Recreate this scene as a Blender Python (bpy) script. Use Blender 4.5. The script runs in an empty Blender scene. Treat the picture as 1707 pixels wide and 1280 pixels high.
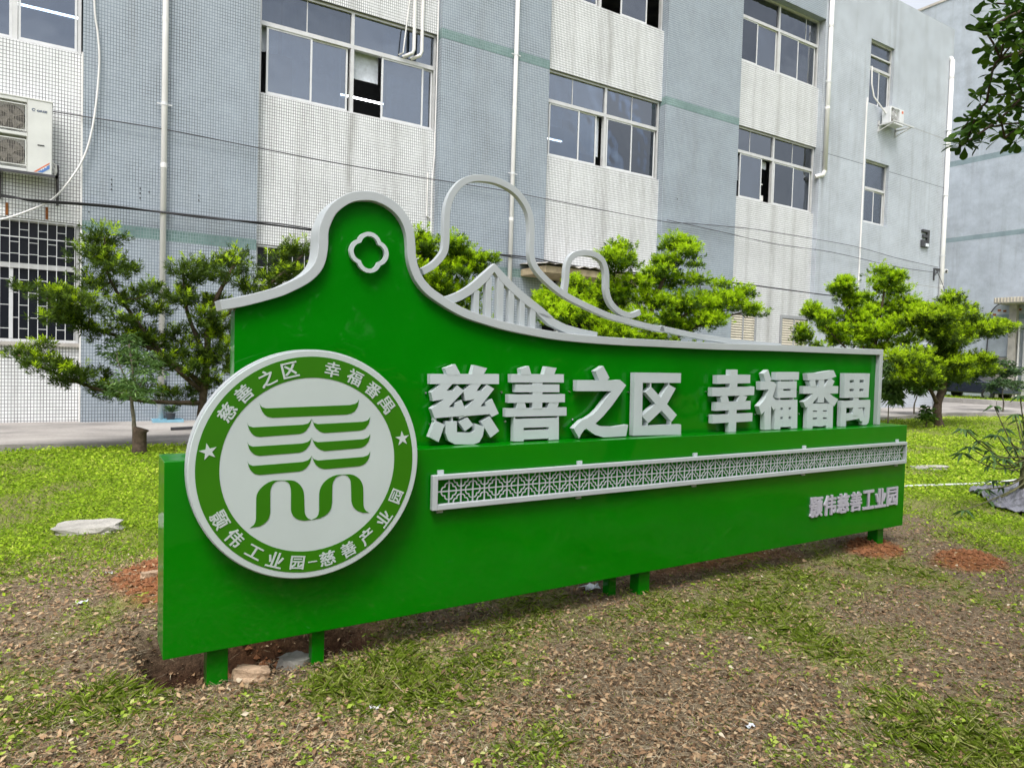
import bpy, math, random
import numpy as np
from mathutils import Vector, Matrix

random.seed(7)
RNG = np.random.RandomState(11)
SC = bpy.context.scene
COL = SC.collection
R = math.radians

# ------------------------------------------------------------------ camera
cam_data = bpy.data.cameras.new('camera')
cam_data.sensor_width = 36.0
cam_data.lens = 36.0 * 1165.0 / 1707.0
cam_data.clip_start = 0.05
cam_data.clip_end = 3000.0
cam = bpy.data.objects.new('camera', cam_data)
COL.objects.link(cam)
yaw, pitch, roll = R(31.75), R(-1.95), R(1.715)
fw = Vector((math.sin(yaw) * math.cos(pitch), math.cos(yaw) * math.cos(pitch), math.sin(pitch)))
rt = Vector((math.cos(yaw), -math.sin(yaw), 0))
up = rt.cross(fw)
rt2 = rt * math.cos(roll) + up * math.sin(roll)
up2 = up * math.cos(roll) - rt * math.sin(roll)
M = Matrix((rt2, up2, -fw)).transposed().to_4x4()
M.translation = Vector((0, 0, 1.6))
cam.matrix_world = M
SC.camera = cam

# ------------------------------------------------------------------ sky, sun, exposure
SUN_EL, SUN_AZ = R(60), R(222)          # azimuth clockwise from +Y (north)
world = bpy.data.worlds.new('World')
SC.world = world
world.use_nodes = True
wn = world.node_tree
wn.nodes.clear()
sky = wn.nodes.new('ShaderNodeTexSky')
sky.sky_type = 'NISHITA'
sky.sun_disc = False
sky.sun_elevation = SUN_EL
sky.sun_rotation = SUN_AZ
sky.air_density = 1.0
sky.dust_density = 4.0
hs = wn.nodes.new('ShaderNodeHueSaturation')
hs.inputs['Saturation'].default_value = 0.32
hs.inputs['Value'].default_value = 1.25
bgd = wn.nodes.new('ShaderNodeBackground')
bgd.inputs['Strength'].default_value = 0.15
wo = wn.nodes.new('ShaderNodeOutputWorld')
wn.links.new(sky.outputs[0], hs.inputs['Color'])
# thin broken cloud over the whole sky
wtc = wn.nodes.new('ShaderNodeTexCoord')
wmp = wn.nodes.new('ShaderNodeMapping')
wmp.inputs['Scale'].default_value = (1.0, 1.0, 2.2)
wnz = wn.nodes.new('ShaderNodeTexNoise')
wnz.inputs['Scale'].default_value = 2.6
wnz.inputs['Detail'].default_value = 6.0
wrp = wn.nodes.new('ShaderNodeValToRGB')
wrp.color_ramp.elements[0].position = 0.36
wrp.color_ramp.elements[0].color = (0.66, 0.68, 0.73, 1)
wrp.color_ramp.elements[1].position = 0.62
wrp.color_ramp.elements[1].color = (1.22, 1.20, 1.17, 1)
wmx = wn.nodes.new('ShaderNodeMix')
wmx.data_type = 'RGBA'
wmx.blend_type = 'MULTIPLY'
wmx.inputs[0].default_value = 1.0
wn.links.new(wtc.outputs['Generated'], wmp.inputs['Vector'])
wn.links.new(wmp.outputs[0], wnz.inputs['Vector'])
wn.links.new(wnz.outputs['Fac'], wrp.inputs[0])
wn.links.new(hs.outputs[0], wmx.inputs[6])
wn.links.new(wrp.outputs[0], wmx.inputs[7])
wn.links.new(wmx.outputs[2], bgd.inputs['Color'])
wn.links.new(bgd.outputs[0], wo.inputs['Surface'])

sun_data = bpy.data.lights.new('sun', 'SUN')
sun_data.energy = 1.8
sun_data.angle = R(22)
sun_data.color = (1.0, 0.975, 0.94)
sun = bpy.data.objects.new('sun', sun_data)
COL.objects.link(sun)
sdir = Vector((math.sin(SUN_AZ) * math.cos(SUN_EL), math.cos(SUN_AZ) * math.cos(SUN_EL), math.sin(SUN_EL)))
sun.rotation_euler = sdir.to_track_quat('Z', 'Y').to_euler()
sun.location = sdir * 60

SC.view_settings.view_transform = 'Standard'
SC.view_settings.look = 'None'
SC.view_settings.gamma = 1.0
SC.view_settings.use_curve_mapping = False
SC.view_settings.exposure = 0.55
SC.cycles.max_bounces = 8
SC.cycles.transparent_max_bounces = 8
SC.cycles.caustics_reflective = False
SC.cycles.caustics_refractive = False

# ------------------------------------------------------------------ node helpers and materials
MATS = {}


def newmat(name):
    m = bpy.data.materials.new(name)
    m.use_nodes = True
    nt = m.node_tree
    nt.nodes.clear()
    out = nt.nodes.new('ShaderNodeOutputMaterial')
    MATS[name] = m
    return m, nt, out


def N(nt, typ, **kw):
    n = nt.nodes.new(typ)
    for k, v in kw.items():
        if k.startswith('_'):
            setattr(n, k[1:], v)
        else:
            n.inputs[k.replace('__', ' ')].default_value = v
    return n


def L(nt, a, b):
    nt.links.new(a, b)


def rgba(c):
    return (c[0], c[1], c[2], 1.0)


def principled(nt, out, rough=0.5, spec=0.5, base=None, metallic=0.0, coat=0.0):
    p = nt.nodes.new('ShaderNodeBsdfPrincipled')
    p.inputs['Roughness'].default_value = rough
    p.inputs['Specular IOR Level'].default_value = spec
    p.inputs['Metallic'].default_value = metallic
    p.inputs['Coat Weight'].default_value = coat
    p.inputs['Coat Roughness'].default_value = 0.04
    if base is not None:
        p.inputs['Base Color'].default_value = rgba(base)
    L(nt, p.outputs[0], out.inputs['Surface'])
    return p


def ramp(nt, stops):
    r = nt.nodes.new('ShaderNodeValToRGB')
    e = r.color_ramp.elements
    while len(e) < len(stops):
        e.new(0.5)
    for i, (p, c) in enumerate(stops):
        e[i].position = p
        e[i].color = rgba(c) if len(c) == 3 else c
    return r


def noise(nt, vec, scale, detail=4.0, rough=0.55):
    n = nt.nodes.new('ShaderNodeTexNoise')
    n.inputs['Scale'].default_value = scale
    n.inputs['Detail'].default_value = detail
    n.inputs['Roughness'].default_value = rough
    if vec is not None:
        L(nt, vec, n.inputs['Vector'])
    return n


def mixc(nt, fac, a, b, mode='MIX'):
    m = nt.nodes.new('ShaderNodeMix')
    m.data_type = 'RGBA'
    m.blend_type = mode
    for s, v in ((0, fac), (6, a), (7, b)):
        if hasattr(v, 'node'):
            L(nt, v, m.inputs[s])
        elif s == 0:
            m.inputs[0].default_value = v
        else:
            m.inputs[s].default_value = rgba(v)
    return m.outputs[2]


def mapping(nt, vec, scale):
    m = nt.nodes.new('ShaderNodeMapping')
    m.inputs['Scale'].default_value = scale
    L(nt, vec, m.inputs['Vector'])
    return m.outputs[0]


def bump(nt, h, strength, dist, p):
    b = nt.nodes.new('ShaderNodeBump')
    b.inputs['Strength'].default_value = strength
    b.inputs['Distance'].default_value = dist
    L(nt, h, b.inputs['Height'])
    L(nt, b.outputs[0], p.inputs['Normal'])
    return b


def simple(name, base, rough=0.5, spec=0.5, metallic=0.0, var=0.12, vscale=6.0, bmp=0.0, bscale=60.0, coat=0.0):
    """plain painted / mineral surface with a little uneven tone and relief"""
    m, nt, out = newmat(name)
    p = principled(nt, out, rough, spec, base, metallic, coat)
    tc = nt.nodes.new('ShaderNodeTexCoord')
    n = noise(nt, tc.outputs['Object'], vscale, 5)
    lo = [c * (1 - var) for c in base]
    hi = [min(1, c * (1 + var)) for c in base]
    r = ramp(nt, [(0.3, lo), (0.7, hi)])
    L(nt, n.outputs['Fac'], r.inputs[0])
    L(nt, r.outputs[0], p.inputs['Base Color'])
    if bmp:
        b = noise(nt, tc.outputs['Object'], bscale, 6, 0.65)
        bump(nt, b.outputs['Fac'], bmp, 0.02, p)
    return m


def tile_mat(name, c1, c2, mortar, streak=0.25, rough=0.35, drips=False, w=0.054, h=0.071, ms=0.0062, grime=(0.16, 0.155, 0.14)):
    m, nt, out = newmat(name)
    p = principled(nt, out, rough, 0.45)
    tc = nt.nodes.new('ShaderNodeTexCoord')
    sx = nt.nodes.new('ShaderNodeSeparateXYZ')
    L(nt, tc.outputs['Object'], sx.inputs[0])
    add = N(nt, 'ShaderNodeMath', _operation='ADD')
    L(nt, sx.outputs[0], add.inputs[0])
    L(nt, sx.outputs[1], add.inputs[1])
    cb = nt.nodes.new('ShaderNodeCombineXYZ')
    L(nt, add.outputs[0], cb.inputs[0])
    L(nt, sx.outputs[2], cb.inputs[1])
    bt = nt.nodes.new('ShaderNodeTexBrick')
    bt.offset = 0.0
    bt.squash = 1.0
    for k, v in (('Scale', 1.0), ('Mortar Size', ms), ('Mortar Smooth', 0.15), ('Bias', 0.0), ('Brick Width', w), ('Row Height', h)):
        bt.inputs[k].default_value = v
    bt.inputs['Color1'].default_value = rgba(c1)
    bt.inputs['Color2'].default_value = rgba(c2)
    L(nt, cb.outputs[0], bt.inputs['Vector'])
    # joints filled with more or less dirt from place to place
    nm = noise(nt, cb.outputs[0], 0.9, 6, 0.65)
    rm = ramp(nt, [(0.35, [c * 0.55 for c in mortar]), (0.65, [min(1, c * 1.5) for c in mortar])])
    L(nt, nm.outputs['Fac'], rm.inputs[0])
    L(nt, rm.outputs[0], bt.inputs['Mortar'])
    # rain streaks, stretched down the wall
    ns = noise(nt, mapping(nt, cb.outputs[0], (2.6, 0.16, 1)), 1.0, 6, 0.6)
    rs = ramp(nt, [(0.5, (0, 0, 0)), (0.78, (1, 1, 1))])
    L(nt, ns.outputs['Fac'], rs.inputs[0])
    nb = noise(nt, cb.outputs[0], 0.35, 3)
    mul = N(nt, 'ShaderNodeMath', _operation='MULTIPLY')
    L(nt, rs.outputs[0], mul.inputs[0])
    L(nt, nb.outputs['Fac'], mul.inputs[1])
    mul2 = N(nt, 'ShaderNodeMath', _operation='MULTIPLY')
    L(nt, mul.outputs[0], mul2.inputs[0])
    mul2.inputs[1].default_value = streak * 2.0
    c = mixc(nt, mul2.outputs[0], bt.outputs['Color'], grime)
    if drips:
        md = N(nt, 'ShaderNodeMath', _operation='MODULO')
        md.inputs[1].default_value = 8.04
        dist = noise(nt, mapping(nt, cb.outputs[0], (1.4, 0.5, 1)), 1.0, 3)
        ma = N(nt, 'ShaderNodeMath', _operation='MULTIPLY_ADD')
        L(nt, dist.outputs['Fac'], ma.inputs[0])
        ma.inputs[1].default_value = 0.35
        ad = N(nt, 'ShaderNodeMath', _operation='ADD')
        L(nt, sx.outputs[0], ad.inputs[0])
        ad.inputs[1].default_value = -0.17
        L(nt, ad.outputs[0], ma.inputs[2])
        L(nt, ma.outputs[0], md.inputs[0])
        dv = N(nt, 'ShaderNodeMath', _operation='DIVIDE')
        L(nt, md.outputs[0], dv.inputs[0])
        dv.inputs[1].default_value = 8.04
        st = [(0.0, 0.0), (0.44, 0.1)]
        for c_, w_, v_ in ((0.55, 0.012, .6), (0.62, 0.02, .3), (0.715, 0.028, 1.0), (0.80, 0.014, .45), (0.86, 0.022, .75), (0.965, 0.012, .4)):
            st += [(c_ - w_, .04), (c_, v_), (c_ + w_, .04)]
        dr = ramp(nt, [(a_, (b_, b_, b_)) for a_, b_ in st])
        L(nt, dv.outputs[0], dr.inputs[0])
        dn = noise(nt, mapping(nt, cb.outputs[0], (3.0, 0.45, 1)), 1.0, 6, 0.7)
        dm = N(nt, 'ShaderNodeMath', _operation='MULTIPLY')
        L(nt, dr.outputs[0], dm.inputs[0])
        rr_ = ramp(nt, [(0.30, (0, 0, 0)), (0.75, (0.75, 0.75, 0.75))])
        L(nt, dn.outputs['Fac'], rr_.inputs[0])
        L(nt, rr_.outputs[0], dm.inputs[1])
        c = mixc(nt, dm.outputs[0], c, (0.20, 0.195, 0.175))
    L(nt, c, p.inputs['Base Color'])
    inv = N(nt, 'ShaderNodeMath', _operation='SUBTRACT')
    inv.inputs[0].default_value = 1.0
    L(nt, bt.outputs['Fac'], inv.inputs[1])
    bump(nt, inv.outputs[0], 0.35, 0.004, p)
    return m


tile_mat('white_tile', (0.74, 0.75, 0.755), (0.82, 0.83, 0.835), (0.17, 0.175, 0.18), 0.30, drips=True)
tile_mat('blue_tile', (0.335, 0.385, 0.435), (0.375, 0.425, 0.475), (0.135, 0.16, 0.185), 0.24)
tile_mat('pale_tile', (0.485, 0.525, 0.575), (0.53, 0.565, 0.61), (0.27, 0.30, 0.335), 0.36)
tile_mat('green_tile', (0.115, 0.20, 0.19), (0.155, 0.245, 0.235), (0.26, 0.33, 0.33), 0.08, ms=0.0045)
tile_mat('far_tile', (0.41, 0.455, 0.505), (0.44, 0.485, 0.535), (0.33, 0.37, 0.415), 0.3)
tile_mat('far_band', (0.20, 0.27, 0.29), (0.22, 0.29, 0.31), (0.24, 0.30, 0.32), 0.1)

simple('white_metal', (0.66, 0.67, 0.68), 0.35, 0.5, var=0.06)
simple('aluminium', (0.60, 0.60, 0.59), 0.38, 0.5, metallic=0.25, var=0.08)
simple('pvc_white', (0.74, 0.73, 0.71), 0.4, 0.5, var=0.07, vscale=1.5)
simple('dark_metal', (0.05, 0.05, 0.055), 0.5)
simple('black_rubber', (0.018, 0.018, 0.02), 0.55)
simple('interior', (0.30, 0.31, 0.32), 0.8, 0.2)
simple('ceiling_white', (0.55, 0.55, 0.55), 0.8, 0.2)
simple('dark_pane', (0.012, 0.014, 0.02), 0.25, 0.25, var=0.0)
simple('dark_room', (0.02, 0.022, 0.028), 0.9, 0.1)
simple('curtain', (0.66, 0.70, 0.76), 0.9, 0.1, var=0.15, vscale=9)
simple('concrete', (0.42, 0.395, 0.36), 0.85, 0.2, var=0.28, vscale=1.3, bmp=0.4, bscale=40)
simple('kerb_stone', (0.36, 0.345, 0.325), 0.85, 0.2, var=0.2, vscale=2.0, bmp=0.4)
simple('limestone', (0.36, 0.345, 0.31), 0.85, 0.2, var=0.22, vscale=7, bmp=0.6, bscale=35)
simple('red_clay_block', (0.42, 0.30, 0.20), 0.85, 0.2, var=0.25, vscale=9, bmp=0.5)
simple('clod', (0.24, 0.105, 0.050), 0.95, 0.1, var=0.3, vscale=25, bmp=0.6)
simple('trim_paint', (0.43, 0.465, 0.48), 0.42, 0.45, var=0.05, vscale=3)
simple('letter_paint', (0.48, 0.54, 0.555), 0.45, 0.4, var=0.04, vscale=4)
simple('small_letter_paint', (0.47, 0.455, 0.53), 0.5, 0.4, var=0.04, vscale=4)
simple('emblem_grey', (0.46, 0.525, 0.515), 0.42, 0.45, var=0.05, vscale=2.5)
simple('emblem_green', (0.026, 0.155, 0.0006), 0.40, 0.4, var=0.05)
simple('ac_cream', (0.62, 0.63, 0.60), 0.5, 0.4, var=0.06, vscale=3)
simple('grille_grey', (0.28, 0.26, 0.23), 0.6, 0.3, var=0.3, vscale=20)
simple('fan_dark', (0.10, 0.095, 0.09), 0.6, 0.3)
simple('ink_blue', (0.05, 0.08, 0.16), 0.5)
simple('sticker_blue', (0.08, 0.20, 0.50), 0.5)
simple('sticker_red', (0.65, 0.16, 0.07), 0.5)
simple('rust', (0.26, 0.10, 0.035), 0.9, 0.1, var=0.4, vscale=15)
simple('weathered_fascia', (0.42, 0.34, 0.22), 0.85, 0.2, var=0.3, vscale=4, bmp=0.3)
simple('louvre_cream', (0.62, 0.57, 0.46), 0.6, 0.3)
simple('louvre_frame', (0.30, 0.31, 0.32), 0.5)
simple('blue_plastic', (0.22, 0.44, 0.56), 0.4)
simple('terracotta', (0.30, 0.12, 0.06), 0.8)
simple('black_sheet', (0.15, 0.152, 0.175), 0.32, 0.5, var=0.4, vscale=5)
simple('litter_white', (0.72, 0.76, 0.80), 0.25, 0.6)
simple('rope_white', (0.62, 0.64, 0.64), 0.6)
simple('bark', (0.085, 0.062, 0.045), 0.95, 0.15, var=0.4, vscale=14, bmp=0.8, bscale=45)
simple('bark_pale', (0.16, 0.14, 0.11), 0.95, 0.15, var=0.35, vscale=14, bmp=0.7, bscale=45)
simple('stem_green', (0.10, 0.10, 0.045), 0.8, 0.2, var=0.3, vscale=10)
simple('car_paint', (0.012, 0.016, 0.03), 0.12, 0.6, var=0.0, coat=1.0)
simple('car_glass', (0.02, 0.025, 0.03), 0.05, 0.8, var=0.0)
simple('chrome', (0.6, 0.62, 0.65), 0.15, 0.5, metallic=0.9, var=0.0)
simple('blue_shutter', (0.26, 0.34, 0.36), 0.5, 0.4, var=0.1)


def green_paint():
    m, nt, out = newmat('green_paint')
    p = principled(nt, out, 0.35, 0.10, (0.0003, 0.14, 0.0005), 0.0, 0.5)
    tc = nt.nodes.new('ShaderNodeTexCoord')
    n = noise(nt, tc.outputs['Object'], 1.6, 2)
    n2 = noise(nt, tc.outputs['Object'], 160, 3)
    r = ramp(nt, [(0.3, (0.0002, 0.160, 0.0004)), (0.7, (0.0003, 0.178, 0.0006))])
    L(nt, n.outputs['Fac'], r.inputs[0])
    L(nt, r.outputs[0], p.inputs['Base Color'])
    # sheet metal is never dead flat: slow waves bend the reflections, fine orange peel softens them
    b1 = nt.nodes.new('ShaderNodeBump')
    b1.inputs['Strength'].default_value = 0.06
    b1.inputs['Distance'].default_value = 0.25
    L(nt, n.outputs['Fac'], b1.inputs['Height'])
    b2 = nt.nodes.new('ShaderNodeBump')
    b2.inputs['Strength'].default_value = 0.03
    b2.inputs['Distance'].default_value = 0.002
    L(nt, n2.outputs['Fac'], b2.inputs['Height'])
    L(nt, b1.outputs[0], b2.inputs['Normal'])
    L(nt, b2.outputs[0], p.inputs['Normal'])
    L(nt, b1.outputs[0], p.inputs['Coat Normal'])


green_paint()


def glass(name, refl, tint, rough):
    m, nt, out = newmat(name)
    g = N(nt, 'ShaderNodeBsdfGlossy', Roughness=rough)
    g.inputs['Color'].default_value = (0.72, 0.78, 0.86, 1)
    t = nt.nodes.new('ShaderNodeBsdfTransparent')
    t.inputs['Color'].default_value = tint
    f = nt.nodes.new('ShaderNodeFresnel')
    f.inputs['IOR'].default_value = 1.5
    a = N(nt, 'ShaderNodeMath', _operation='ADD')
    a.inputs[1].default_value = refl
    L(nt, f.outputs[0], a.inputs[0])
    tc = nt.nodes.new('ShaderNodeTexCoord')
    n = noise(nt, tc.outputs['Object'], 0.9, 2)
    b = nt.nodes.new('ShaderNodeBump')
    b.inputs['Strength'].default_value = 0.05
    b.inputs['Distance'].default_value = 0.3
    L(nt, n.outputs['Fac'], b.inputs['Height'])
    L(nt, b.outputs[0], g.inputs['Normal'])
    mx = nt.nodes.new('ShaderNodeMixShader')
    L(nt, a.outputs[0], mx.inputs[0])
    L(nt, t.outputs[0], mx.inputs[1])
    L(nt, g.outputs[0], mx.inputs[2])
    L(nt, mx.outputs[0], out.inputs['Surface'])


glass('tinted_glass', 0.17, (0.46, 0.53, 0.60, 1), 0.03)
glass('dusty_glass', 0.20, (0.52, 0.57, 0.62, 1), 0.16)
glass('dark_glass', 0.11, (0.40, 0.46, 0.52, 1), 0.02)


def lamp_mat():
    m, nt, out = newmat('tube_light')
    e = N(nt, 'ShaderNodeEmission', Strength=9.0)
    e.inputs['Color'].default_value = (0.95, 0.98, 1, 1)
    L(nt, e.outputs[0], out.inputs['Surface'])


lamp_mat()


def leaf_mat(name, stops, trans=0.3, rough=0.55, spec=0.12):
    """leaf colour picked per leaf by its own 'tint' value (age and kind of leaf, and shade painted into yew crowns)"""
    m, nt, out = newmat(name)
    at = nt.nodes.new('ShaderNodeAttribute')
    at.attribute_name = 'tint'
    r = ramp(nt, stops)
    L(nt, at.outputs['Fac'], r.inputs[0])
    p = nt.nodes.new('ShaderNodeBsdfPrincipled')
    p.inputs['Roughness'].default_value = rough
    p.inputs['Specular IOR Level'].default_value = spec
    L(nt, r.outputs[0], p.inputs['Base Color'])
    t = nt.nodes.new('ShaderNodeBsdfTranslucent')
    L(nt, r.outputs[0], t.inputs['Color'])
    mx = nt.nodes.new('ShaderNodeMixShader')
    mx.inputs[0].default_value = trans
    L(nt, p.outputs[0], mx.inputs[1])
    L(nt, t.outputs[0], mx.inputs[2])
    L(nt, mx.outputs[0], out.inputs['Surface'])


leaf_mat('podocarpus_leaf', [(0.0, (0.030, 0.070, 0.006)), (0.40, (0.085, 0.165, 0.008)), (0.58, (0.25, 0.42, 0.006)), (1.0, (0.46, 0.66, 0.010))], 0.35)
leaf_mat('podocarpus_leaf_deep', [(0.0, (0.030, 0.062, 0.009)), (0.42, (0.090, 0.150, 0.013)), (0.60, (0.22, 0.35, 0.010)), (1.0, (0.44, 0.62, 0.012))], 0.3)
leaf_mat('pale_leaf', [(0.0, (0.07, 0.14, 0.045)), (0.5, (0.15, 0.26, 0.08)), (1.0, (0.28, 0.42, 0.15))], 0.3)
leaf_mat('dark_leaf', [(0.0, (0.022, 0.055, 0.008)), (0.6, (0.050, 0.115, 0.012)), (1.0, (0.11, 0.21, 0.018))], 0.28, 0.35)
leaf_mat('plant_leaf', [(0.0, (0.035, 0.075, 0.03)), (0.6, (0.075, 0.14, 0.05)), (1.0, (0.14, 0.23, 0.07))], 0.3)
leaf_mat('lawn_leaf', [(0.0, (0.075, 0.13, 0.014)), (0.4, (0.21, 0.34, 0.022)), (0.75, (0.38, 0.53, 0.035)), (1.0, (0.58, 0.63, 0.12))], 0.35, 0.75, 0.06)
leaf_mat('weed_leaf', [(0.0, (0.10, 0.16, 0.022)), (0.5, (0.27, 0.39, 0.035)), (0.85, (0.45, 0.56, 0.09)), (1.0, (0.58, 0.60, 0.22))], 0.35, 0.65, 0.1)
leaf_mat('dead_leaf', [(0.0, (0.060, 0.038, 0.022)), (0.25, (0.19, 0.115, 0.062)), (0.5, (0.37, 0.235, 0.13)), (0.72, (0.47, 0.34, 0.20)), (0.92, (0.50, 0.39, 0.25)), (1.0, (0.60, 0.52, 0.38))], 0.12, 0.7, 0.2)
leaf_mat('straw', [(0.0, (0.22, 0.17, 0.10)), (0.6, (0.42, 0.35, 0.22)), (1.0, (0.58, 0.52, 0.38))], 0.1, 0.7, 0.2)


def ground_mat():
    m, nt, out = newmat('ground_soil')
    p = principled(nt, out, 0.95, 0.12)
    tc = nt.nodes.new('ShaderNodeTexCoord')
    n1 = noise(nt, tc.outputs['Object'], 1.4, 8, 0.6)
    n2 = noise(nt, tc.outputs['Object'], 28, 6, 0.7)
    n3 = noise(nt, tc.outputs['Object'], 7, 6, 0.65)
    soil = ramp(nt, [(0.3, (0.075, 0.055, 0.036)), (0.55, (0.21, 0.16, 0.105)), (0.75, (0.37, 0.295, 0.205))])
    L(nt, n2.outputs['Fac'], soil.inputs[0])
    lawn = ramp(nt, [(0.3, (0.10, 0.12, 0.03)), (0.5, (0.20, 0.26, 0.035)), (0.7, (0.30, 0.38, 0.05))])
    L(nt, n3.outputs['Fac'], lawn.inputs[0])
    red = ramp(nt, [(0.3, (0.09, 0.040, 0.019)), (0.52, (0.26, 0.110, 0.042)), (0.72, (0.46, 0.22, 0.085))])
    L(nt, n2.outputs['Fac'], red.inputs[0])
    a1 = nt.nodes.new('ShaderNodeAttribute')
    a1.attribute_name = 'lawn'
    a2 = nt.nodes.new('ShaderNodeAttribute')
    a2.attribute_name = 'red'
    c = mixc(nt, a1.outputs['Fac'], soil.outputs[0], lawn.outputs[0])
    c = mixc(nt, a2.outputs['Fac'], c, red.outputs[0])
    # freshly turned subsoil, the post holes' shade painted into its dark colour
    dug_shade = ramp(nt, [(0.3, (0.022, 0.012, 0.008)), (0.6, (0.065, 0.032, 0.018)), (0.8, (0.12, 0.06, 0.032))])
    L(nt, n2.outputs['Fac'], dug_shade.inputs[0])
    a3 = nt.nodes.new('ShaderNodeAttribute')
    a3.attribute_name = 'dug_shade'
    c = mixc(nt, a3.outputs['Fac'], c, dug_shade.outputs[0])
    L(nt, c, p.inputs['Base Color'])
    bump(nt, n2.outputs['Fac'], 0.9, 0.03, p)


ground_mat()


def pavement_mat():
    m, nt, out = newmat('pavement_concrete')
    p = principled(nt, out, 0.85, 0.2)
    tc = nt.nodes.new('ShaderNodeTexCoord')
    n1 = noise(nt, mapping(nt, tc.outputs['Object'], (0.5, 1.1, 1)), 0.8, 8, 0.62)
    n2 = noise(nt, tc.outputs['Object'], 18, 6, 0.7)
    r1 = ramp(nt, [(0.36, (0.20, 0.19, 0.18)), (0.5, (0.36, 0.335, 0.31)), (0.66, (0.46, 0.43, 0.40))])
    L(nt, n1.outputs['Fac'], r1.inputs[0])
    r2 = ramp(nt, [(0.3, (0.75, 0.75, 0.75)), (0.7, (1, 1, 1))])
    L(nt, n2.outputs['Fac'], r2.inputs[0])
    L(nt, mixc(nt, 1.0, r1.outputs[0], r2.outputs[0], 'MULTIPLY'), p.inputs['Base Color'])
    bump(nt, n2.outputs['Fac'], 0.4, 0.01, p)


pavement_mat()

# ------------------------------------------------------------------ geometry helpers


class MB:
    def __init__(s):
        s.v, s.f = [], []

    def add(s, verts, faces):
        o = len(s.v)
        s.v.extend([tuple(map(float, q)) for q in verts])
        s.f.extend([tuple(i + o for i in q) for q in faces])
        return s

    def box(s, x0, x1, y0, y1, z0, z1):
        return s.add([(x0, y0, z0), (x1, y0, z0), (x1, y1, z0), (x0, y1, z0), (x0, y0, z1), (x1, y0, z1), (x1, y1, z1), (x0, y1, z1)],
                     [(0, 3, 2, 1), (4, 5, 6, 7), (0, 1, 5, 4), (1, 2, 6, 5), (2, 3, 7, 6), (3, 0, 4, 7)])

    def prism(s, poly, y0, y1, axis='y'):
        """polygon in (x,z) swept from y0 (front) to y1; any winding"""
        a = sum(poly[i][0] * poly[(i + 1) % len(poly)][1] - poly[(i + 1) % len(poly)][0] * poly[i][1] for i in range(len(poly)))
        if a < 0:
            poly = poly[::-1]
        n = len(poly)
        if axis == 'y':
            vs = [(p[0], y0, p[1]) for p in poly] + [(p[0], y1, p[1]) for p in poly]
        else:
            vs = [(p[0], p[1], y0) for p in poly] + [(p[0], p[1], y1) for p in poly]
        fs = [tuple(range(n)), tuple(range(2 * n - 1, n - 1, -1))]
        fs += [(i, i + n, (i + 1) % n + n, (i + 1) % n) for i in range(n)]
        return s.add(vs, fs)

    def tube(s, pts, r, n=8, cap=True):
        pts = [Vector(p) for p in pts]
        rs = r if isinstance(r, (list, tuple)) else [r] * len(pts)
        vs, fs = [], []
        ref = None
        for i, p in enumerate(pts):
            t = (pts[min(i + 1, len(pts) - 1)] - pts[max(i - 1, 0)])
            t = t.normalized() if t.length > 1e-9 else Vector((0, 0, 1))
            if ref is None:
                ref = Vector((0, 1, 0)) if abs(t.y) < 0.8 else Vector((1, 0, 0))
            u = t.cross(ref)
            if u.length < 1e-6:
                u = t.orthogonal()
            u.normalize()
            w = u.cross(t).normalized()
            ref = w
            for k in range(n):
                a = 2 * math.pi * k / n
                vs.append(p + (u * math.cos(a) + w * math.sin(a)) * rs[i])
        for i in range(len(pts) - 1):
            for k in range(n):
                a, b = i * n + k, i * n + (k + 1) % n
                fs.append((a, b, b + n, a + n))
        if cap:
            fs.append(tuple(range(n - 1, -1, -1)))
            fs.append(tuple(range((len(pts) - 1) * n, len(pts) * n)))
        return s.add(vs, fs)

    def ribbon(s, pts, w, y0, y1, closed=False):
        """flat bar of width w following points in (x,z), from depth y0 to y1"""
        P = [Vector(p) for p in pts]
        n = len(P)
        left, right = [], []
        for i in range(n):
            a = P[(i - 1) % n] if closed else P[max(i - 1, 0)]
            b = P[(i + 1) % n] if closed else P[min(i + 1, n - 1)]
            t = (b - a).normalized()
            q = Vector((-t.y, t.x)) * w / 2
            left.append(P[i] + q)
            right.append(P[i] - q)
        vs = []
        for i in range(n):
            vs += [(left[i].x, y0, left[i].y), (right[i].x, y0, right[i].y), (right[i].x, y1, right[i].y), (left[i].x, y1, left[i].y)]
        fs = []
        for i in range(n if closed else n - 1):
            a, b = 4 * i, 4 * ((i + 1) % n)
            for k in range(4):
                fs.append((a + k, a + (k + 1) % 4, b + (k + 1) % 4, b + k))
        if not closed:
            fs += [(0, 3, 2, 1), (4 * n - 4, 4 * n - 3, 4 * n - 2, 4 * n - 1)]
        return s.add(vs, fs)

    def mesh(s, name):
        me = bpy.data.meshes.new(name)
        me.from_pydata(s.v, [], s.f)
        return me

    def build(s, name, mat, parent=None, smooth=False, bevel=0.0, loc=None):
        me = s.mesh(name)
        me.materials.append(MATS[mat])
        fix_normals(me)
        if smooth:
            me.shade_smooth()
        o = bpy.data.objects.new(name, me)
        COL.objects.link(o)
        if parent is not None:
            o.parent = parent
        if loc is not None:
            o.location = loc
        if bevel:
            b = o.modifiers.new('bevel', 'BEVEL')
            b.width = bevel
            b.segments = 2
            b.limit_method = 'ANGLE'
            b.angle_limit = R(40)
        return o


def fix_normals(me):
    import bmesh
    bm = bmesh.new()
    bm.from_mesh(me)
    bmesh.ops.recalc_face_normals(bm, faces=bm.faces)
    bm.to_mesh(me)
    bm.free()


def share(name, me, parent, loc=(0, 0, 0), rot=(0, 0, 0)):
    o = bpy.data.objects.new(name, me)
    COL.objects.link(o)
    o.parent = parent
    o.location = loc
    o.rotation_euler = rot
    return o


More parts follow.
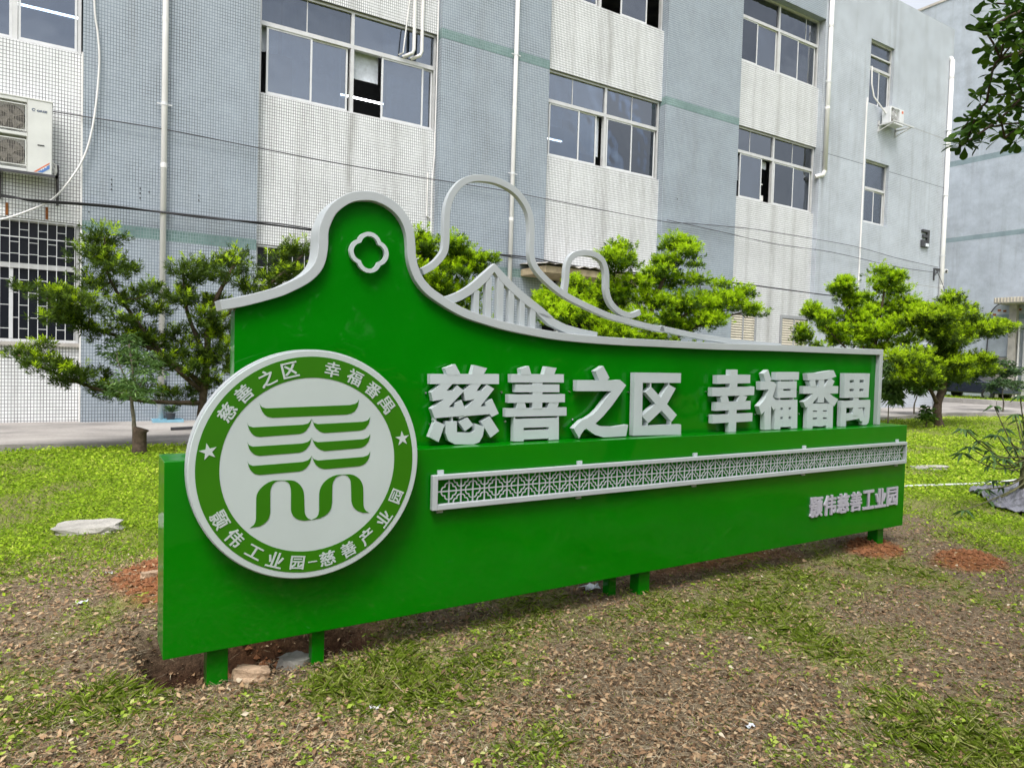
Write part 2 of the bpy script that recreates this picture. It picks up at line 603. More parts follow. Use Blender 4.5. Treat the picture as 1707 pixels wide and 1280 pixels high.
def tag(o, label, cat, group=None):
    o['label'] = label
    o['category'] = cat
    if group:
        o['group'] = group
    return o


def kind(o, k):
    o['kind'] = k
    return o


def thing(name, label, cat, loc=(0, 0, 0), rot=(0, 0, 0), group=None):
    o = bpy.data.objects.new(name, None)
    o.empty_display_size = 0.1
    COL.objects.link(o)
    o.location = loc
    o.rotation_euler = rot
    return tag(o, label, cat, group)


def smooth_curve(pts, sub=6):
    P = [np.array(p, float) for p in pts]
    out = []
    for i in range(len(P) - 1):
        p0, p1, p2, p3 = P[max(i - 1, 0)], P[i], P[i + 1], P[min(i + 2, len(P) - 1)]
        for k in range(sub):
            t = k / sub
            out.append(0.5 * ((2 * p1) + (-p0 + p2) * t + (2 * p0 - 5 * p1 + 4 * p2 - p3) * t * t + (-p0 + 3 * p1 - 3 * p2 + p3) * t ** 3))
    out.append(P[-1])
    return [tuple(q) for q in out]


def unit(a):
    return a / np.maximum(np.linalg.norm(a, axis=1, keepdims=True), 1e-9)


def leaf_mesh(name, P, D, Nn, Ln, W, tint, mat, parent=None, droop=0.0, fold=0.0, wide=0.45, pair=False):
    """many separate leaves: base, two shoulders, tip (one folded quad pair each)"""
    n = len(P)
    D = unit(D)
    S = unit(np.cross(D, Nn))
    U = unit(np.cross(S, D))
    Ln = np.asarray(Ln).reshape(-1, 1) * np.ones((n, 1))
    W = np.asarray(W).reshape(-1, 1) * np.ones((n, 1))
    tip = P + D * Ln - np.array([[0, 0, 1.0]]) * Ln * droop
    mid = P + D * Ln * wide
    lf = mid + S * W / 2 + U * W * fold
    rg = mid - S * W / 2 + U * W * fold
    V = np.stack([P, rg, tip, lf], 1).reshape(-1, 3)
    me = bpy.data.meshes.new(name)
    me.vertices.add(4 * n)
    me.vertices.foreach_set('co', V.astype(np.float32).ravel())
    base = np.arange(n).reshape(-1, 1) * 4
    idx = (base + np.array([[0, 1, 2, 0, 2, 3]])).ravel().astype(np.int32)
    me.loops.add(6 * n)
    me.loops.foreach_set('vertex_index', idx)
    me.polygons.add(2 * n)
    me.polygons.foreach_set('loop_start', (np.arange(2 * n) * 3).astype(np.int32))
    a = me.attributes.new('tint', 'FLOAT', 'POINT')
    a.data.foreach_set('value', np.repeat(np.clip(tint, 0, 1), 4).astype(np.float32))
    me.update()
    me.validate()
    me.materials.append(MATS[mat])
    o = bpy.data.objects.new(name, me)
    COL.objects.link(o)
    if parent is not None:
        o.parent = parent
    return o


# ------------------------------------------------------------------ glyph outlines (built-in font)
GLYPH = {}


def glyph(ch, extr, off):
    k = (ch, extr, off)
    if k not in GLYPH:
        cu = bpy.data.curves.new('glyph', 'FONT')
        cu.body = ch
        cu.size = 1.0
        cu.extrude = extr
        cu.offset = off
        cu.resolution_u = 3
        ob = bpy.data.objects.new('glyph', cu)
        COL.objects.link(ob)
        bpy.context.view_layer.update()
        dg = bpy.context.evaluated_depsgraph_get()
        me = bpy.data.meshes.new_from_object(ob.evaluated_get(dg))
        vs = np.array([tuple(v.co) for v in me.vertices])
        fs = [tuple(p.vertices) for p in me.polygons]
        bpy.data.objects.remove(ob)
        bpy.data.curves.remove(cu)
        bpy.data.meshes.remove(me)
        lo, hi = vs.min(0), vs.max(0)
        GLYPH[k] = (vs, fs, lo, hi)
    return GLYPH[k]


def letter(name, ch, cx, cz, w, h, y, depth, off, ang, mat, parent):
    """one character standing in the (x,z) plane, its front at depth y; off > 0 draws it bolder by overlapping copies"""
    vs, fs, lo, hi = glyph(ch, 0.05, 0.0)
    c = (lo + hi) / 2
    q = vs - c
    sx = w / max(hi[0] - lo[0], 1e-6)
    sz = (h / max(hi[1] - lo[1], 1e-6)) if h else sx
    x, z = q[:, 0] * sx, q[:, 1] * sz
    ca, sa = math.cos(ang), math.sin(ang)
    yy = y + depth / 2 - q[:, 2] / 0.05 * depth / 2
    m = MB()
    sh = [(0, 0)] if not off else [(-off, -off * .5), (off, -off * .5), (-off, off * .5), (off, off * .5)]
    for i, (dx, dz) in enumerate(sh):
        V = [(cx + (a + dx * w) * ca - (b + dz * w) * sa, d + 0.00025 * i, cz + (a + dx * w) * sa + (b + dz * w) * ca) for a, b, d in zip(x * (1 - 2 * off), z * (1 - off), yy)]
        m.add(V, fs)
    return m.build(name, mat, parent)


for ch in list('慈善之区幸福番禺颢伟工业园产') + ['GREE']:
    glyph(ch, 0.05, 0.0)

# ------------------------------------------------------------------ measured outlines (metres)
TRIM = [(0.244,1.846),(0.352,1.873),(0.498,1.923),(0.565,1.955),(0.648,2.007),(0.699,2.069),(0.716,2.147),(0.718,2.233),(0.731,2.286),(0.764,2.356),(0.817,2.411),(0.879,2.45),(0.944,2.468),(1.018,2.473),(1.095,2.454),(1.164,2.414),(1.215,2.356),(1.245,2.286),(1.256,2.213),(1.26,2.157),(1.274,2.103),(1.304,2.044),(1.36,1.989),(1.439,1.944),(1.509,1.91),(1.598,1.876),(1.718,1.848),(1.846,1.822),(2.041,1.796),(2.252,1.775),(2.508,1.764),(2.751,1.759),(3.104,1.758),(3.64,1.756),(4.363,1.764),(5.001,1.766),(5.814,1.77)]
RINGBIG = [(1.333,2.083),(1.398,2.123),(1.447,2.174),(1.471,2.215),(1.479,2.274),(1.478,2.369),(1.48,2.438),(1.492,2.498),(1.517,2.555),(1.557,2.606),(1.603,2.64),(1.662,2.662),(1.73,2.67),(1.803,2.669),(1.878,2.653),(1.946,2.624),(1.999,2.581),(2.038,2.529),(2.059,2.471),(2.068,2.391),(2.068,2.308),(2.072,2.245),(2.096,2.187),(2.15,2.134),(2.236,2.074),(2.338,2.02),(2.455,1.978),(2.582,1.939),(2.713,1.904),(2.848,1.882),(3.006,1.858),(3.194,1.834),(3.181,1.843),(3.305,1.829),(3.518,1.805),(3.732,1.788),(3.973,1.774),(4.247,1.765),(4.493,1.758)]
RINGSMALL = [(2.334,2.027),(2.34,2.071),(2.346,2.115),(2.347,2.17),(2.354,2.214),(2.373,2.257),(2.413,2.288),(2.47,2.303),(2.533,2.307),(2.59,2.297),(2.636,2.271),(2.66,2.234),(2.675,2.187),(2.679,2.131),(2.683,2.075),(2.7,2.025),(2.732,1.982),(2.782,1.947),(2.839,1.925),(2.899,1.919),(2.945,1.931),(2.984,1.947)]
CABLE = [(1.464,1.921),(1.519,1.937),(1.579,1.963),(1.64,2.0),(1.69,2.039),(1.741,2.086),(1.802,2.147)]
CABLE2 = [(1.802,2.147),(1.871,2.084),(1.952,2.023),(2.04,1.966),(2.137,1.911),(2.223,1.865),(2.139,1.891),(2.224,1.845),(2.339,1.804),(2.462,1.782),(2.603,1.765)]
BARS = [(1.667,1.703,1.989,1.88),(1.747,1.787,2.071,1.849),(1.828,1.872,2.098,1.833),(1.911,1.949,2.028,1.816),(1.992,2.028,1.971,1.804),(2.072,2.11,1.918,1.795)]
LET = {'ci':[[(1.4404,1.5354),(1.5068,1.5598),(1.5423,1.5025),(1.5424,1.4984),(1.4591,1.4976)],[(1.6306,1.558),(1.7168,1.5404),(1.6909,1.4999),(1.6141,1.4991)],[(1.3514,1.5017),(1.7996,1.5064),(1.8013,1.4477),(1.3527,1.4462)],[(1.4196,1.4493),(1.4939,1.4495),(1.4547,1.4084),(1.5026,1.4104),(1.5236,1.4387),(1.5686,1.407),(1.4714,1.3145),(1.511,1.3131),(1.5104,1.3375),(1.554,1.3533),(1.5721,1.3123),(1.5761,1.2639),(1.5396,1.2606),(1.3844,1.2527),(1.3618,1.3061),(1.4404,1.3591),(1.3725,1.3497),(1.3595,1.3995)],[(1.6127,1.45),(1.6828,1.4502),(1.6502,1.4069),(1.6888,1.4076),(1.7186,1.4441),(1.7697,1.4192),(1.6795,1.3157),(1.7175,1.316),(1.7097,1.3382),(1.757,1.3586),(1.8056,1.2711),(1.7577,1.251),(1.7442,1.2689),(1.5716,1.2599),(1.5704,1.307),(1.5818,1.3089),(1.6394,1.3583),(1.5784,1.349),(1.5646,1.4029)],[(1.3891,1.239),(1.4494,1.2142),(1.4133,1.1156),(1.3534,1.1459)],[(1.4547,1.2334),(1.5267,1.2316),(1.5284,1.1652),(1.6275,1.1619),(1.6459,1.1737),(1.6494,1.2149),(1.7114,1.1945),(1.701,1.1407),(1.6784,1.1041),(1.6411,1.0932),(1.5166,1.0984),(1.4754,1.1204),(1.4574,1.1615)],[(1.5382,1.226),(1.5948,1.2533),(1.637,1.207),(1.5822,1.1728)],[(1.5349,1.2648),(1.589,1.2657),(1.5877,1.2596),(1.5423,1.2451)],[(1.6868,1.2243),(1.7455,1.2563),(1.8135,1.1662),(1.755,1.1283)],[(1.4919,1.2656),(1.5009,1.2655),(1.5019,1.229),(1.4929,1.2292)],[(1.3844,1.2559),(1.3966,1.2556),(1.3972,1.2336),(1.3818,1.236)]],'shan':[[(1.9503,1.5415),(2.0102,1.5582),(2.0293,1.5064),(1.9563,1.5056)],[(2.1395,1.5582),(2.2171,1.5488),(2.1993,1.5081),(2.1233,1.5073)],[(1.886,1.5069),(2.2746,1.5102),(2.2764,1.4587),(1.8876,1.4569)],[(1.9193,1.4456),(2.2432,1.4465),(2.2449,1.3972),(1.9208,1.3982)],[(1.8706,1.384),(2.2885,1.385),(2.2904,1.3337),(1.8722,1.3339)],[(2.0417,1.4626),(2.1157,1.463),(2.1178,1.2941),(2.0471,1.2951)],[(1.9348,1.3362),(1.9887,1.3356),(2.0038,1.2958),(1.9312,1.2969)],[(2.1711,1.3358),(2.2455,1.335),(2.2338,1.2966),(2.1623,1.2942)],[(1.8541,1.3002),(2.3059,1.3007),(2.3078,1.2479),(1.8556,1.2497)],[(1.9137,1.2353),(1.985,1.2345),(1.9894,1.0966),(1.9155,1.0988)],[(2.1746,1.2352),(2.249,1.2362),(2.2538,1.0973),(2.1767,1.0969)],[(1.9796,1.2354),(2.1787,1.2352),(2.1806,1.1788),(1.9814,1.1796)],[(1.9819,1.1637),(2.1811,1.1642),(2.1831,1.1069),(1.9837,1.1069)],[(1.9156,1.2538),(1.9253,1.2536),(1.9259,1.2329),(1.9152,1.2332)],[(2.239,1.2514),(2.25,1.2512),(2.2506,1.2335),(2.2396,1.2338)]],'zhi':[[(2.5255,1.534),(2.5895,1.5684),(2.6449,1.4914),(2.6235,1.4727),(2.5605,1.4723)],[(2.3791,1.4733),(2.6931,1.4744),(2.7381,1.4777),(2.7909,1.4428),(2.7338,1.3748),(2.68,1.3141),(2.6051,1.2415),(2.5388,1.1904),(2.5692,1.1775),(2.6079,1.1699),(2.6972,1.1652),(2.8194,1.1759),(2.8052,1.1),(2.6887,1.0989),(2.6108,1.0983),(2.5389,1.1181),(2.5002,1.1409),(2.4673,1.1599),(2.4515,1.1553),(2.4311,1.1346),(2.4102,1.0993),(2.3643,1.1643),(2.41,1.2031),(2.4333,1.2174),(2.4596,1.2232),(2.5175,1.2518),(2.5596,1.2854),(2.6015,1.3323),(2.668,1.4034),(2.3816,1.404)]],'qu':[[(2.8625,1.5277),(3.2934,1.5286),(3.2938,1.4609),(2.9374,1.4594),(2.9428,1.1652),(3.3109,1.1649),(3.3144,1.0929),(2.8688,1.1003)],[(2.9631,1.3946),(3.0149,1.4327),(3.2676,1.2339),(3.2189,1.1873)],[(3.1814,1.4473),(3.249,1.4219),(3.1762,1.32),(3.1178,1.2655),(3.0018,1.1826),(2.9409,1.2323),(3.0609,1.3131),(3.1106,1.3615)],[(3.0066,1.4629),(3.0163,1.463),(3.0179,1.4267),(3.0082,1.4267)],[(3.1762,1.4637),(3.1863,1.4637),(3.1873,1.4412),(3.1773,1.4411)],[(2.9881,1.189),(2.9989,1.1887),(3.0001,1.162),(2.9893,1.1623)],[(3.2072,1.1958),(3.2185,1.1955),(3.2201,1.1616),(3.2088,1.1619)]],'xing':[[(3.8005,1.5611),(3.8784,1.5622),(3.8816,1.4233),(3.8004,1.4233)],[(3.6602,1.5173),(4.0217,1.5249),(4.0233,1.4614),(3.6635,1.4548)],[(3.6135,1.4254),(4.0748,1.4355),(4.0739,1.3702),(3.6167,1.3631)],[(3.7036,1.353),(3.7353,1.3667),(3.7791,1.3726),(3.7999,1.3159),(3.7194,1.3146)],[(3.9135,1.3724),(3.9993,1.3608),(3.9753,1.3186),(3.8876,1.315)],[(3.6571,1.3188),(4.0398,1.3246),(4.0414,1.2617),(3.6573,1.2556)],[(3.8051,1.2654),(3.8872,1.2641),(3.8889,1.0935),(3.8107,1.0938)],[(3.6294,1.2259),(4.0685,1.232),(4.0688,1.1689),(3.6314,1.1632)]],'fu':[[(4.1701,1.5357),(4.2242,1.566),(4.2672,1.4928),(4.2497,1.473),(4.2001,1.4727)],[(4.1411,1.4737),(4.2862,1.4762),(4.3313,1.4535),(4.2936,1.3541),(4.3322,1.3294),(4.3391,1.2717),(4.3101,1.2478),(4.2778,1.2836),(4.2836,1.0979),(4.2105,1.0979),(4.2019,1.243),(4.1659,1.2174),(4.1327,1.2833),(4.189,1.3263),(4.2199,1.3611),(4.2434,1.4128),(4.1448,1.4103)],[(4.3188,1.5484),(4.6038,1.5527),(4.6042,1.4906),(4.3191,1.4874)],[(4.3469,1.4757),(4.5808,1.4791),(4.5832,1.4198),(4.3505,1.4163)],[(4.3515,1.4012),(4.5828,1.4044),(4.585,1.3477),(4.3535,1.3461)],[(4.3503,1.4203),(4.4199,1.4203),(4.4213,1.3979),(4.3517,1.3981)],[(4.5105,1.4234),(4.583,1.4234),(4.583,1.4016),(4.5119,1.4018)],[(4.3731,1.4909),(4.384,1.491),(4.3851,1.4732),(4.3742,1.4731)],[(4.5411,1.4929),(4.5531,1.493),(4.5543,1.4749),(4.5423,1.4749)],[(4.3784,1.3504),(4.3886,1.3503),(4.3901,1.3263),(4.3799,1.3264)],[(4.5446,1.3502),(4.5552,1.3501),(4.5567,1.3257),(4.5462,1.3258)],[(4.3322,1.3294),(4.3967,1.3298),(4.4077,1.0963),(4.3327,1.0977)],[(4.5298,1.3295),(4.606,1.3298),(4.6173,1.099),(4.5417,1.0967)],[(4.4284,1.3286),(4.4977,1.328),(4.5085,1.1122),(4.439,1.1133)],[(4.3899,1.3289),(4.5354,1.3295),(4.5392,1.2689),(4.3937,1.2682)],[(4.3948,1.2495),(4.5404,1.2498),(4.5403,1.1964),(4.3982,1.1958)],[(4.3981,1.1753),(4.5424,1.1746),(4.5456,1.1129),(4.4019,1.1135)]],'fan':[[(4.7087,1.5416),(4.839,1.5477),(4.9581,1.564),(5.057,1.5729),(5.0978,1.5222),(5.0083,1.5002),(4.8651,1.4922),(4.7196,1.4867)],[(4.7422,1.4753),(4.7689,1.4916),(4.813,1.4942),(4.8354,1.4363),(4.7616,1.4362)],[(4.9989,1.5025),(5.0309,1.505),(5.0774,1.4817),(5.0473,1.4366),(4.9502,1.4365)],[(4.8663,1.4968),(4.9398,1.4997),(4.9457,1.3027),(4.8704,1.3035)],[(4.6707,1.4384),(5.1348,1.4405),(5.1346,1.3781),(4.6732,1.378)],[(4.7984,1.3807),(4.8764,1.3804),(4.8743,1.3571),(4.7908,1.2951),(4.711,1.2639),(4.6753,1.3125),(4.7354,1.3349)],[(4.9464,1.3811),(5.0165,1.3809),(5.0645,1.356),(5.1427,1.3293),(5.0922,1.2703),(5.0304,1.2924),(4.9461,1.352)],[(4.7343,1.2972),(4.8055,1.2964),(4.8117,1.0928),(4.7353,1.0942)],[(4.9995,1.2951),(5.0765,1.2952),(5.0846,1.0918),(5.0022,1.0909)],[(4.865,1.2957),(4.9402,1.2948),(4.9503,1.1028),(4.8749,1.105)],[(4.8003,1.2964),(5.0071,1.296),(5.0111,1.2383),(4.8042,1.2379)],[(4.805,1.2268),(5.0119,1.2269),(5.0114,1.1787),(4.8082,1.1794)],[(4.8069,1.1655),(5.0132,1.1644),(5.0124,1.1086),(4.8107,1.1087)]],'yu':[[(5.2138,1.5496),(5.2857,1.5504),(5.2954,1.3402),(5.2209,1.3397)],[(5.4986,1.5523),(5.5801,1.5527),(5.5759,1.3422),(5.5062,1.3411)],[(5.3544,1.5507),(5.4298,1.5515),(5.4396,1.3431),(5.3633,1.3416)],[(5.2776,1.5503),(5.5111,1.5524),(5.5137,1.4963),(5.2818,1.4929)],[(5.2794,1.4707),(5.5171,1.4737),(5.5146,1.4185),(5.2833,1.4176)],[(5.2831,1.3973),(5.5144,1.3988),(5.5145,1.3416),(5.2872,1.3412)],[(5.3628,1.3494),(5.435,1.349),(5.4431,1.1845),(5.3666,1.1861)],[(5.1886,1.3145),(5.6089,1.3205),(5.6139,1.2558),(5.1874,1.2546)],[(5.1886,1.2594),(5.2643,1.2583),(5.2705,1.096),(5.1932,1.0958)],[(5.5399,1.2618),(5.6135,1.2608),(5.6121,1.1686),(5.6014,1.119),(5.5706,1.1009),(5.5118,1.1006),(5.5038,1.1512),(5.5362,1.1663)],[(5.2668,1.2026),(5.365,1.2081),(5.4372,1.2092),(5.447,1.2434),(5.5005,1.25),(5.5337,1.1663),(5.5009,1.134),(5.4759,1.1346),(5.4618,1.1571),(5.2752,1.1419)]]}
LOGO = [[(0.3898,1.3626),(0.394,1.352),(0.4006,1.3439),(0.4197,1.3375),(0.8254,1.3479),(0.8524,1.3542),(0.8646,1.362),(0.8712,1.3752),(0.8688,1.354),(0.865,1.3375),(0.8498,1.3146),(0.833,1.3056),(0.8128,1.3007),(0.4502,1.2922),(0.4262,1.2983),(0.4129,1.3085),(0.4033,1.3223),(0.3947,1.3409)],[(0.3353,1.2728),(0.3383,1.2635),(0.3442,1.256),(0.3618,1.2494),(0.5923,1.2554),(0.6175,1.2611),(0.6275,1.2704),(0.6343,1.2831),(0.6314,1.2671),(0.6241,1.2481),(0.6086,1.2262),(0.5942,1.2158),(0.5773,1.2113),(0.3917,1.2034),(0.374,1.2077),(0.3651,1.2124),(0.3533,1.2251),(0.3444,1.2407)],[(0.6363,1.283),(0.6396,1.272),(0.6461,1.2635),(0.6655,1.2566),(0.8953,1.2625),(0.9194,1.2686),(0.9269,1.2771),(0.9316,1.2864),(0.9298,1.2697),(0.9246,1.2497),(0.9063,1.2268),(0.8906,1.2206),(0.8755,1.2177),(0.6986,1.2117),(0.679,1.2181),(0.6692,1.2243),(0.6562,1.2356),(0.6463,1.2507)],[(0.3375,1.1827),(0.3405,1.174),(0.3464,1.1664),(0.3629,1.1589),(0.5937,1.1648),(0.6189,1.1714),(0.6302,1.1812),(0.6358,1.1913),(0.6328,1.176),(0.6268,1.157),(0.61,1.1347),(0.5943,1.1252),(0.5786,1.1208),(0.3929,1.1143),(0.3751,1.1195),(0.3662,1.1249),(0.3544,1.1365),(0.3454,1.1517)],[(0.6377,1.1912),(0.6417,1.1808),(0.6476,1.1748),(0.6669,1.1676),(0.897,1.1737),(0.9211,1.1808),(0.9286,1.1886),(0.9333,1.1978),(0.9315,1.1804),(0.925,1.1592),(0.908,1.1398),(0.8922,1.1324),(0.8772,1.1291),(0.7001,1.1227),(0.6805,1.1295),(0.6707,1.1358),(0.6576,1.1467),(0.6477,1.1626)],[(0.3391,1.0924),(0.3421,1.0843),(0.3475,1.0766),(0.364,1.0688),(0.5951,1.0746),(0.6203,1.0816),(0.6316,1.0912),(0.6372,1.1013),(0.6343,1.0847),(0.6282,1.0644),(0.6114,1.0436),(0.5957,1.0336),(0.58,1.0295),(0.394,1.0243),(0.3762,1.0292),(0.3673,1.0347),(0.3554,1.0465),(0.3465,1.0625)],[(0.6391,1.1012),(0.6431,1.0919),(0.649,1.0852),(0.6684,1.0777),(0.8987,1.0833),(0.9229,1.0901),(0.9304,1.0985),(0.9351,1.1083),(0.9333,1.0903),(0.9267,1.0691),(0.9097,1.0492),(0.894,1.0414),(0.8789,1.0376),(0.7016,1.033),(0.6819,1.0393),(0.6721,1.0451),(0.6591,1.0562),(0.6492,1.0723)],[(0.4968,0.9924),(0.4573,0.9932),(0.4333,0.9855),(0.4154,0.9743),(0.3996,0.9599),(0.3891,0.9452),(0.3827,0.9301),(0.3806,0.9148),(0.3806,0.8154),(0.3778,0.8019),(0.3709,0.789),(0.3546,0.7776),(0.3971,0.7807),(0.4137,0.7877),(0.4267,0.7983),(0.4362,0.8093),(0.4414,0.8219),(0.4448,0.8373),(0.4452,0.853),(0.444,0.944),(0.4474,0.9607),(0.4545,0.9746),(0.4634,0.984),(0.4755,0.9901)],[(0.4907,0.9922),(0.5091,0.9896),(0.5247,0.9809),(0.5341,0.9682),(0.5394,0.9494),(0.5409,0.927),(0.5421,0.8441),(0.5454,0.8291),(0.5519,0.8157),(0.5627,0.8038),(0.5772,0.7947),(0.6058,0.7867),(0.6409,0.7878),(0.626,0.795),(0.6169,0.805),(0.6104,0.8172),(0.607,0.8317),(0.6039,0.9092),(0.6004,0.932),(0.5938,0.9485),(0.5842,0.9633),(0.5714,0.9757),(0.5575,0.9844),(0.54,0.9894)],[(0.7913,1.0011),(0.7646,1.0002),(0.7448,0.9956),(0.7252,0.9871),(0.709,0.9758),(0.6962,0.963),(0.6867,0.9481),(0.6798,0.9304),(0.6775,0.913),(0.6777,0.8252),(0.6747,0.8098),(0.6677,0.7975),(0.6441,0.7874),(0.6827,0.7921),(0.7022,0.7987),(0.7184,0.8083),(0.7294,0.8204),(0.7377,0.8347),(0.7425,0.8652),(0.7423,0.9505),(0.7466,0.9686),(0.755,0.9825),(0.7648,0.9917),(0.778,0.9967)],[(0.7913,1.0011),(0.8082,0.9974),(0.8198,0.99),(0.8295,0.9781),(0.8359,0.9624),(0.8386,0.9236),(0.8411,0.8634),(0.8448,0.8477),(0.8519,0.8324),(0.8624,0.8194),(0.8763,0.8094),(0.9042,0.7974),(0.9356,0.7959),(0.9214,0.8039),(0.9129,0.8135),(0.9078,0.8254),(0.9048,0.8378),(0.9017,0.9255),(0.8979,0.9439),(0.8907,0.9599),(0.8801,0.974),(0.8662,0.9849),(0.8509,0.9939),(0.8318,0.9992)]]
P_A = [(0.31,12.66,3.32,0.26,0.15),(0.2,12.85,3.01,0.4,0.17),(0.43,12.35,2.79,0.32,0.17),(0.28,12.61,2.53,0.21,0.1),(0.72,12.81,2.44,0.2,0.09),(0.12,13.07,2.64,0.29,0.13),(-0.35,13.08,2.32,0.3,0.17),(-0.03,12.15,2.25,0.4,0.18),(-0.34,12.25,1.97,0.25,0.1),(0.1,12.45,1.88,0.23,0.09),(0.11,12.06,2.12,0.21,0.1),(0.55,12.26,2.03,0.2,0.09),(0.57,12.53,2.31,0.27,0.13),(1.01,12.73,2.22,0.25,0.12),(0.95,12.04,2.49,0.2,0.1),(1.39,12.24,2.4,0.18,0.09),(0.33,12.55,1.82,0.31,0.13),(0.77,12.75,1.73,0.29,0.12),(0.94,12.78,1.85,0.3,0.15),(1.38,12.98,1.76,0.28,0.14),(1.43,12.33,2.89,0.29,0.15),(1.81,12.81,3.02,0.26,0.13),(1.46,12.71,2.48,0.21,0.15),(1.9,12.91,2.39,0.2,0.14),(2.1,12.03,2.87,0.25,0.21),(2.23,12.67,3.2,0.22,0.16),(1.69,12.31,2.08,0.2,0.2),(2.13,12.51,1.99,0.19,0.18),(1.45,12.5,1.58,0.23,0.16),(1.89,12.7,1.49,0.21,0.15),(2.34,12.34,2.67,0.2,0.1),(2.78,12.54,2.58,0.19,0.09),(3.05,12.83,3.14,0.38,0.21),(3.33,12.53,3.4,0.34,0.19),(3.25,12.19,2.94,0.27,0.12),(2.81,12.65,2.84,0.31,0.15),(-0.73,12.94,1.44,0.24,0.09),(-0.44,12.37,1.35,0.31,0.11),(-0.18,12.27,1.21,0.36,0.12),(-0.07,12.47,1.07,0.21,0.08),(0.37,12.67,0.98,0.2,0.08),(0.36,13.12,0.9,0.25,0.09),(0.8,13.32,0.81,0.23,0.08),(0.8,13.17,0.95,0.23,0.1),(1.24,13.37,0.86,0.22,0.09),(1.42,12.81,0.82,0.35,0.13),(0.7,13.08,1.4,0.28,0.15),(1.14,13.28,1.31,0.26,0.14),(1.72,13.01,1.03,0.26,0.14),(2.01,12.45,1.46,0.35,0.44),(1.14,12.11,1.38,0.2,0.13),(1.58,12.31,1.29,0.19,0.13)]
B_A = [[(1.71,12.6,0.1),(1.73,12.6,0.55),(1.8,12.6,1.45),(1.85,12.6,2.25),(2.22,12.6,3.09)],[(1.76,12.6,0.9),(1.13,12.6,1.53),(0.4,12.6,2.63),(0.31,12.6,3.27)],[(1.75,12.6,0.73),(0.71,12.6,0.8),(-0.26,12.6,1.17),(-0.78,12.6,1.46)],[(1.74,12.6,1.05),(0.95,12.6,1.62),(-0.11,12.6,2.0),(-0.43,12.6,2.31)],[(1.8,12.6,1.45),(1.49,12.6,2.23),(1.42,12.6,2.91)],[(1.84,12.6,2.05),(2.6,12.6,2.61),(3.35,12.6,3.35)]]
P_B = [(5.58,12.55,3.87,0.16,0.19),(5.64,12.46,3.58,0.21,0.14),(5.49,12.26,3.26,0.17,0.1),(6.14,12.13,3.79,0.21,0.16),(6.48,12.31,3.56,0.28,0.19),(6.12,12.37,3.33,0.38,0.23),(5.9,12.17,2.94,0.28,0.16),(6.65,12.19,3.48,0.17,0.14),(6.42,12.36,2.88,0.45,0.21),(5.99,12.76,2.69,0.29,0.13),(6.36,12.49,2.53,0.48,0.24),(5.71,12.18,2.13,0.46,0.23),(6.48,12.18,2.17,0.47,0.24)]
B_B = [[(6.25,12.4,-0.34),(6.15,12.4,1.57),(6.15,12.4,2.98),(6.35,12.4,3.82)],[(6.15,12.4,2.04),(5.72,12.4,2.94),(5.53,12.4,3.84)],[(6.14,12.4,2.27),(6.69,12.4,3.44)]]
P_C = [(10.1,11.94,4.14,0.29,0.11),(9.53,11.59,3.82,0.33,0.15),(9.98,11.58,3.74,0.26,0.13),(11.89,12.02,4.44,0.42,0.17),(11.62,11.42,4.12,0.35,0.19),(11.68,11.98,3.94,0.35,0.13),(11.12,11.81,3.67,0.41,0.14),(12.83,12.29,4.04,0.21,0.07),(11.96,12.35,3.58,0.5,0.23),(12.78,12.27,3.67,0.41,0.15),(13.67,12.26,3.64,0.33,0.11),(10.46,11.82,3.41,0.47,0.13),(11.22,12.24,3.09,0.63,0.25),(12.1,11.78,3.06,0.56,0.22),(13.27,12.1,3.05,0.52,0.21),(13.44,11.76,3.22,0.41,0.15),(14.17,11.92,3.43,0.27,0.15),(13.72,11.39,3.0,0.22,0.1),(12.58,11.64,2.66,0.49,0.17),(12.63,12.66,2.62,0.6,0.21),(10.33,11.62,2.54,0.52,0.21),(10.16,12.27,3.15,0.51,0.27),(9.1,12.21,3.3,0.26,0.13),(9.44,12.31,3.1,0.4,0.16),(8.62,11.97,2.89,0.42,0.18),(8.21,12.14,2.87,0.23,0.13),(8.52,11.39,2.59,0.49,0.17),(8.08,11.4,2.47,0.45,0.19),(7.88,11.58,2.68,0.18,0.11),(9.44,11.51,2.36,0.32,0.13),(9.93,11.44,2.21,0.38,0.12),(9.23,11.48,2.13,0.38,0.15),(11.26,12.07,2.23,0.42,0.12),(9.31,11.56,1.66,1.01,0.38),(12.04,12.63,1.71,1.17,0.44)]
B_C = [[(11.08,12.0,-0.51),(10.91,12.0,1.15),(10.95,12.0,2.24),(11.35,12.0,3.36),(11.87,12.0,4.38)],[(10.92,12.0,1.69),(10.03,12.0,2.99),(10.07,12.0,4.05)],[(10.95,12.0,1.83),(9.14,12.0,2.55),(8.19,12.0,2.8)],[(10.96,12.0,2.11),(12.35,12.0,2.87),(14.33,12.0,3.42)],[(10.92,12.0,1.69),(12.57,12.0,2.53),(14.24,12.0,2.99)]]
P_D = [(19.22,12.48,4.2,0.28,0.12),(18.85,12.34,3.9,0.38,0.16),(19.51,12.51,3.69,0.45,0.18),(17.1,12.06,3.25,0.23,0.16),(18.49,12.73,3.02,0.35,0.18),(18.81,12.64,2.77,0.44,0.18),(21.08,12.53,4.67,0.41,0.17),(20.95,12.28,4.33,0.55,0.2),(22.06,12.64,4.17,0.53,0.23),(20.27,12.54,3.38,0.55,0.22),(19.39,12.46,3.15,0.53,0.25),(21.5,12.71,3.56,0.66,0.25),(22.06,12.43,3.77,0.57,0.23),(19.85,12.17,2.81,0.75,0.27),(19.12,12.35,2.51,0.56,0.19),(20.96,12.0,2.95,0.69,0.27),(22.13,11.99,3.48,0.41,0.21),(22.68,12.53,2.61,0.58,0.21),(21.05,12.58,2.32,0.75,0.22)]
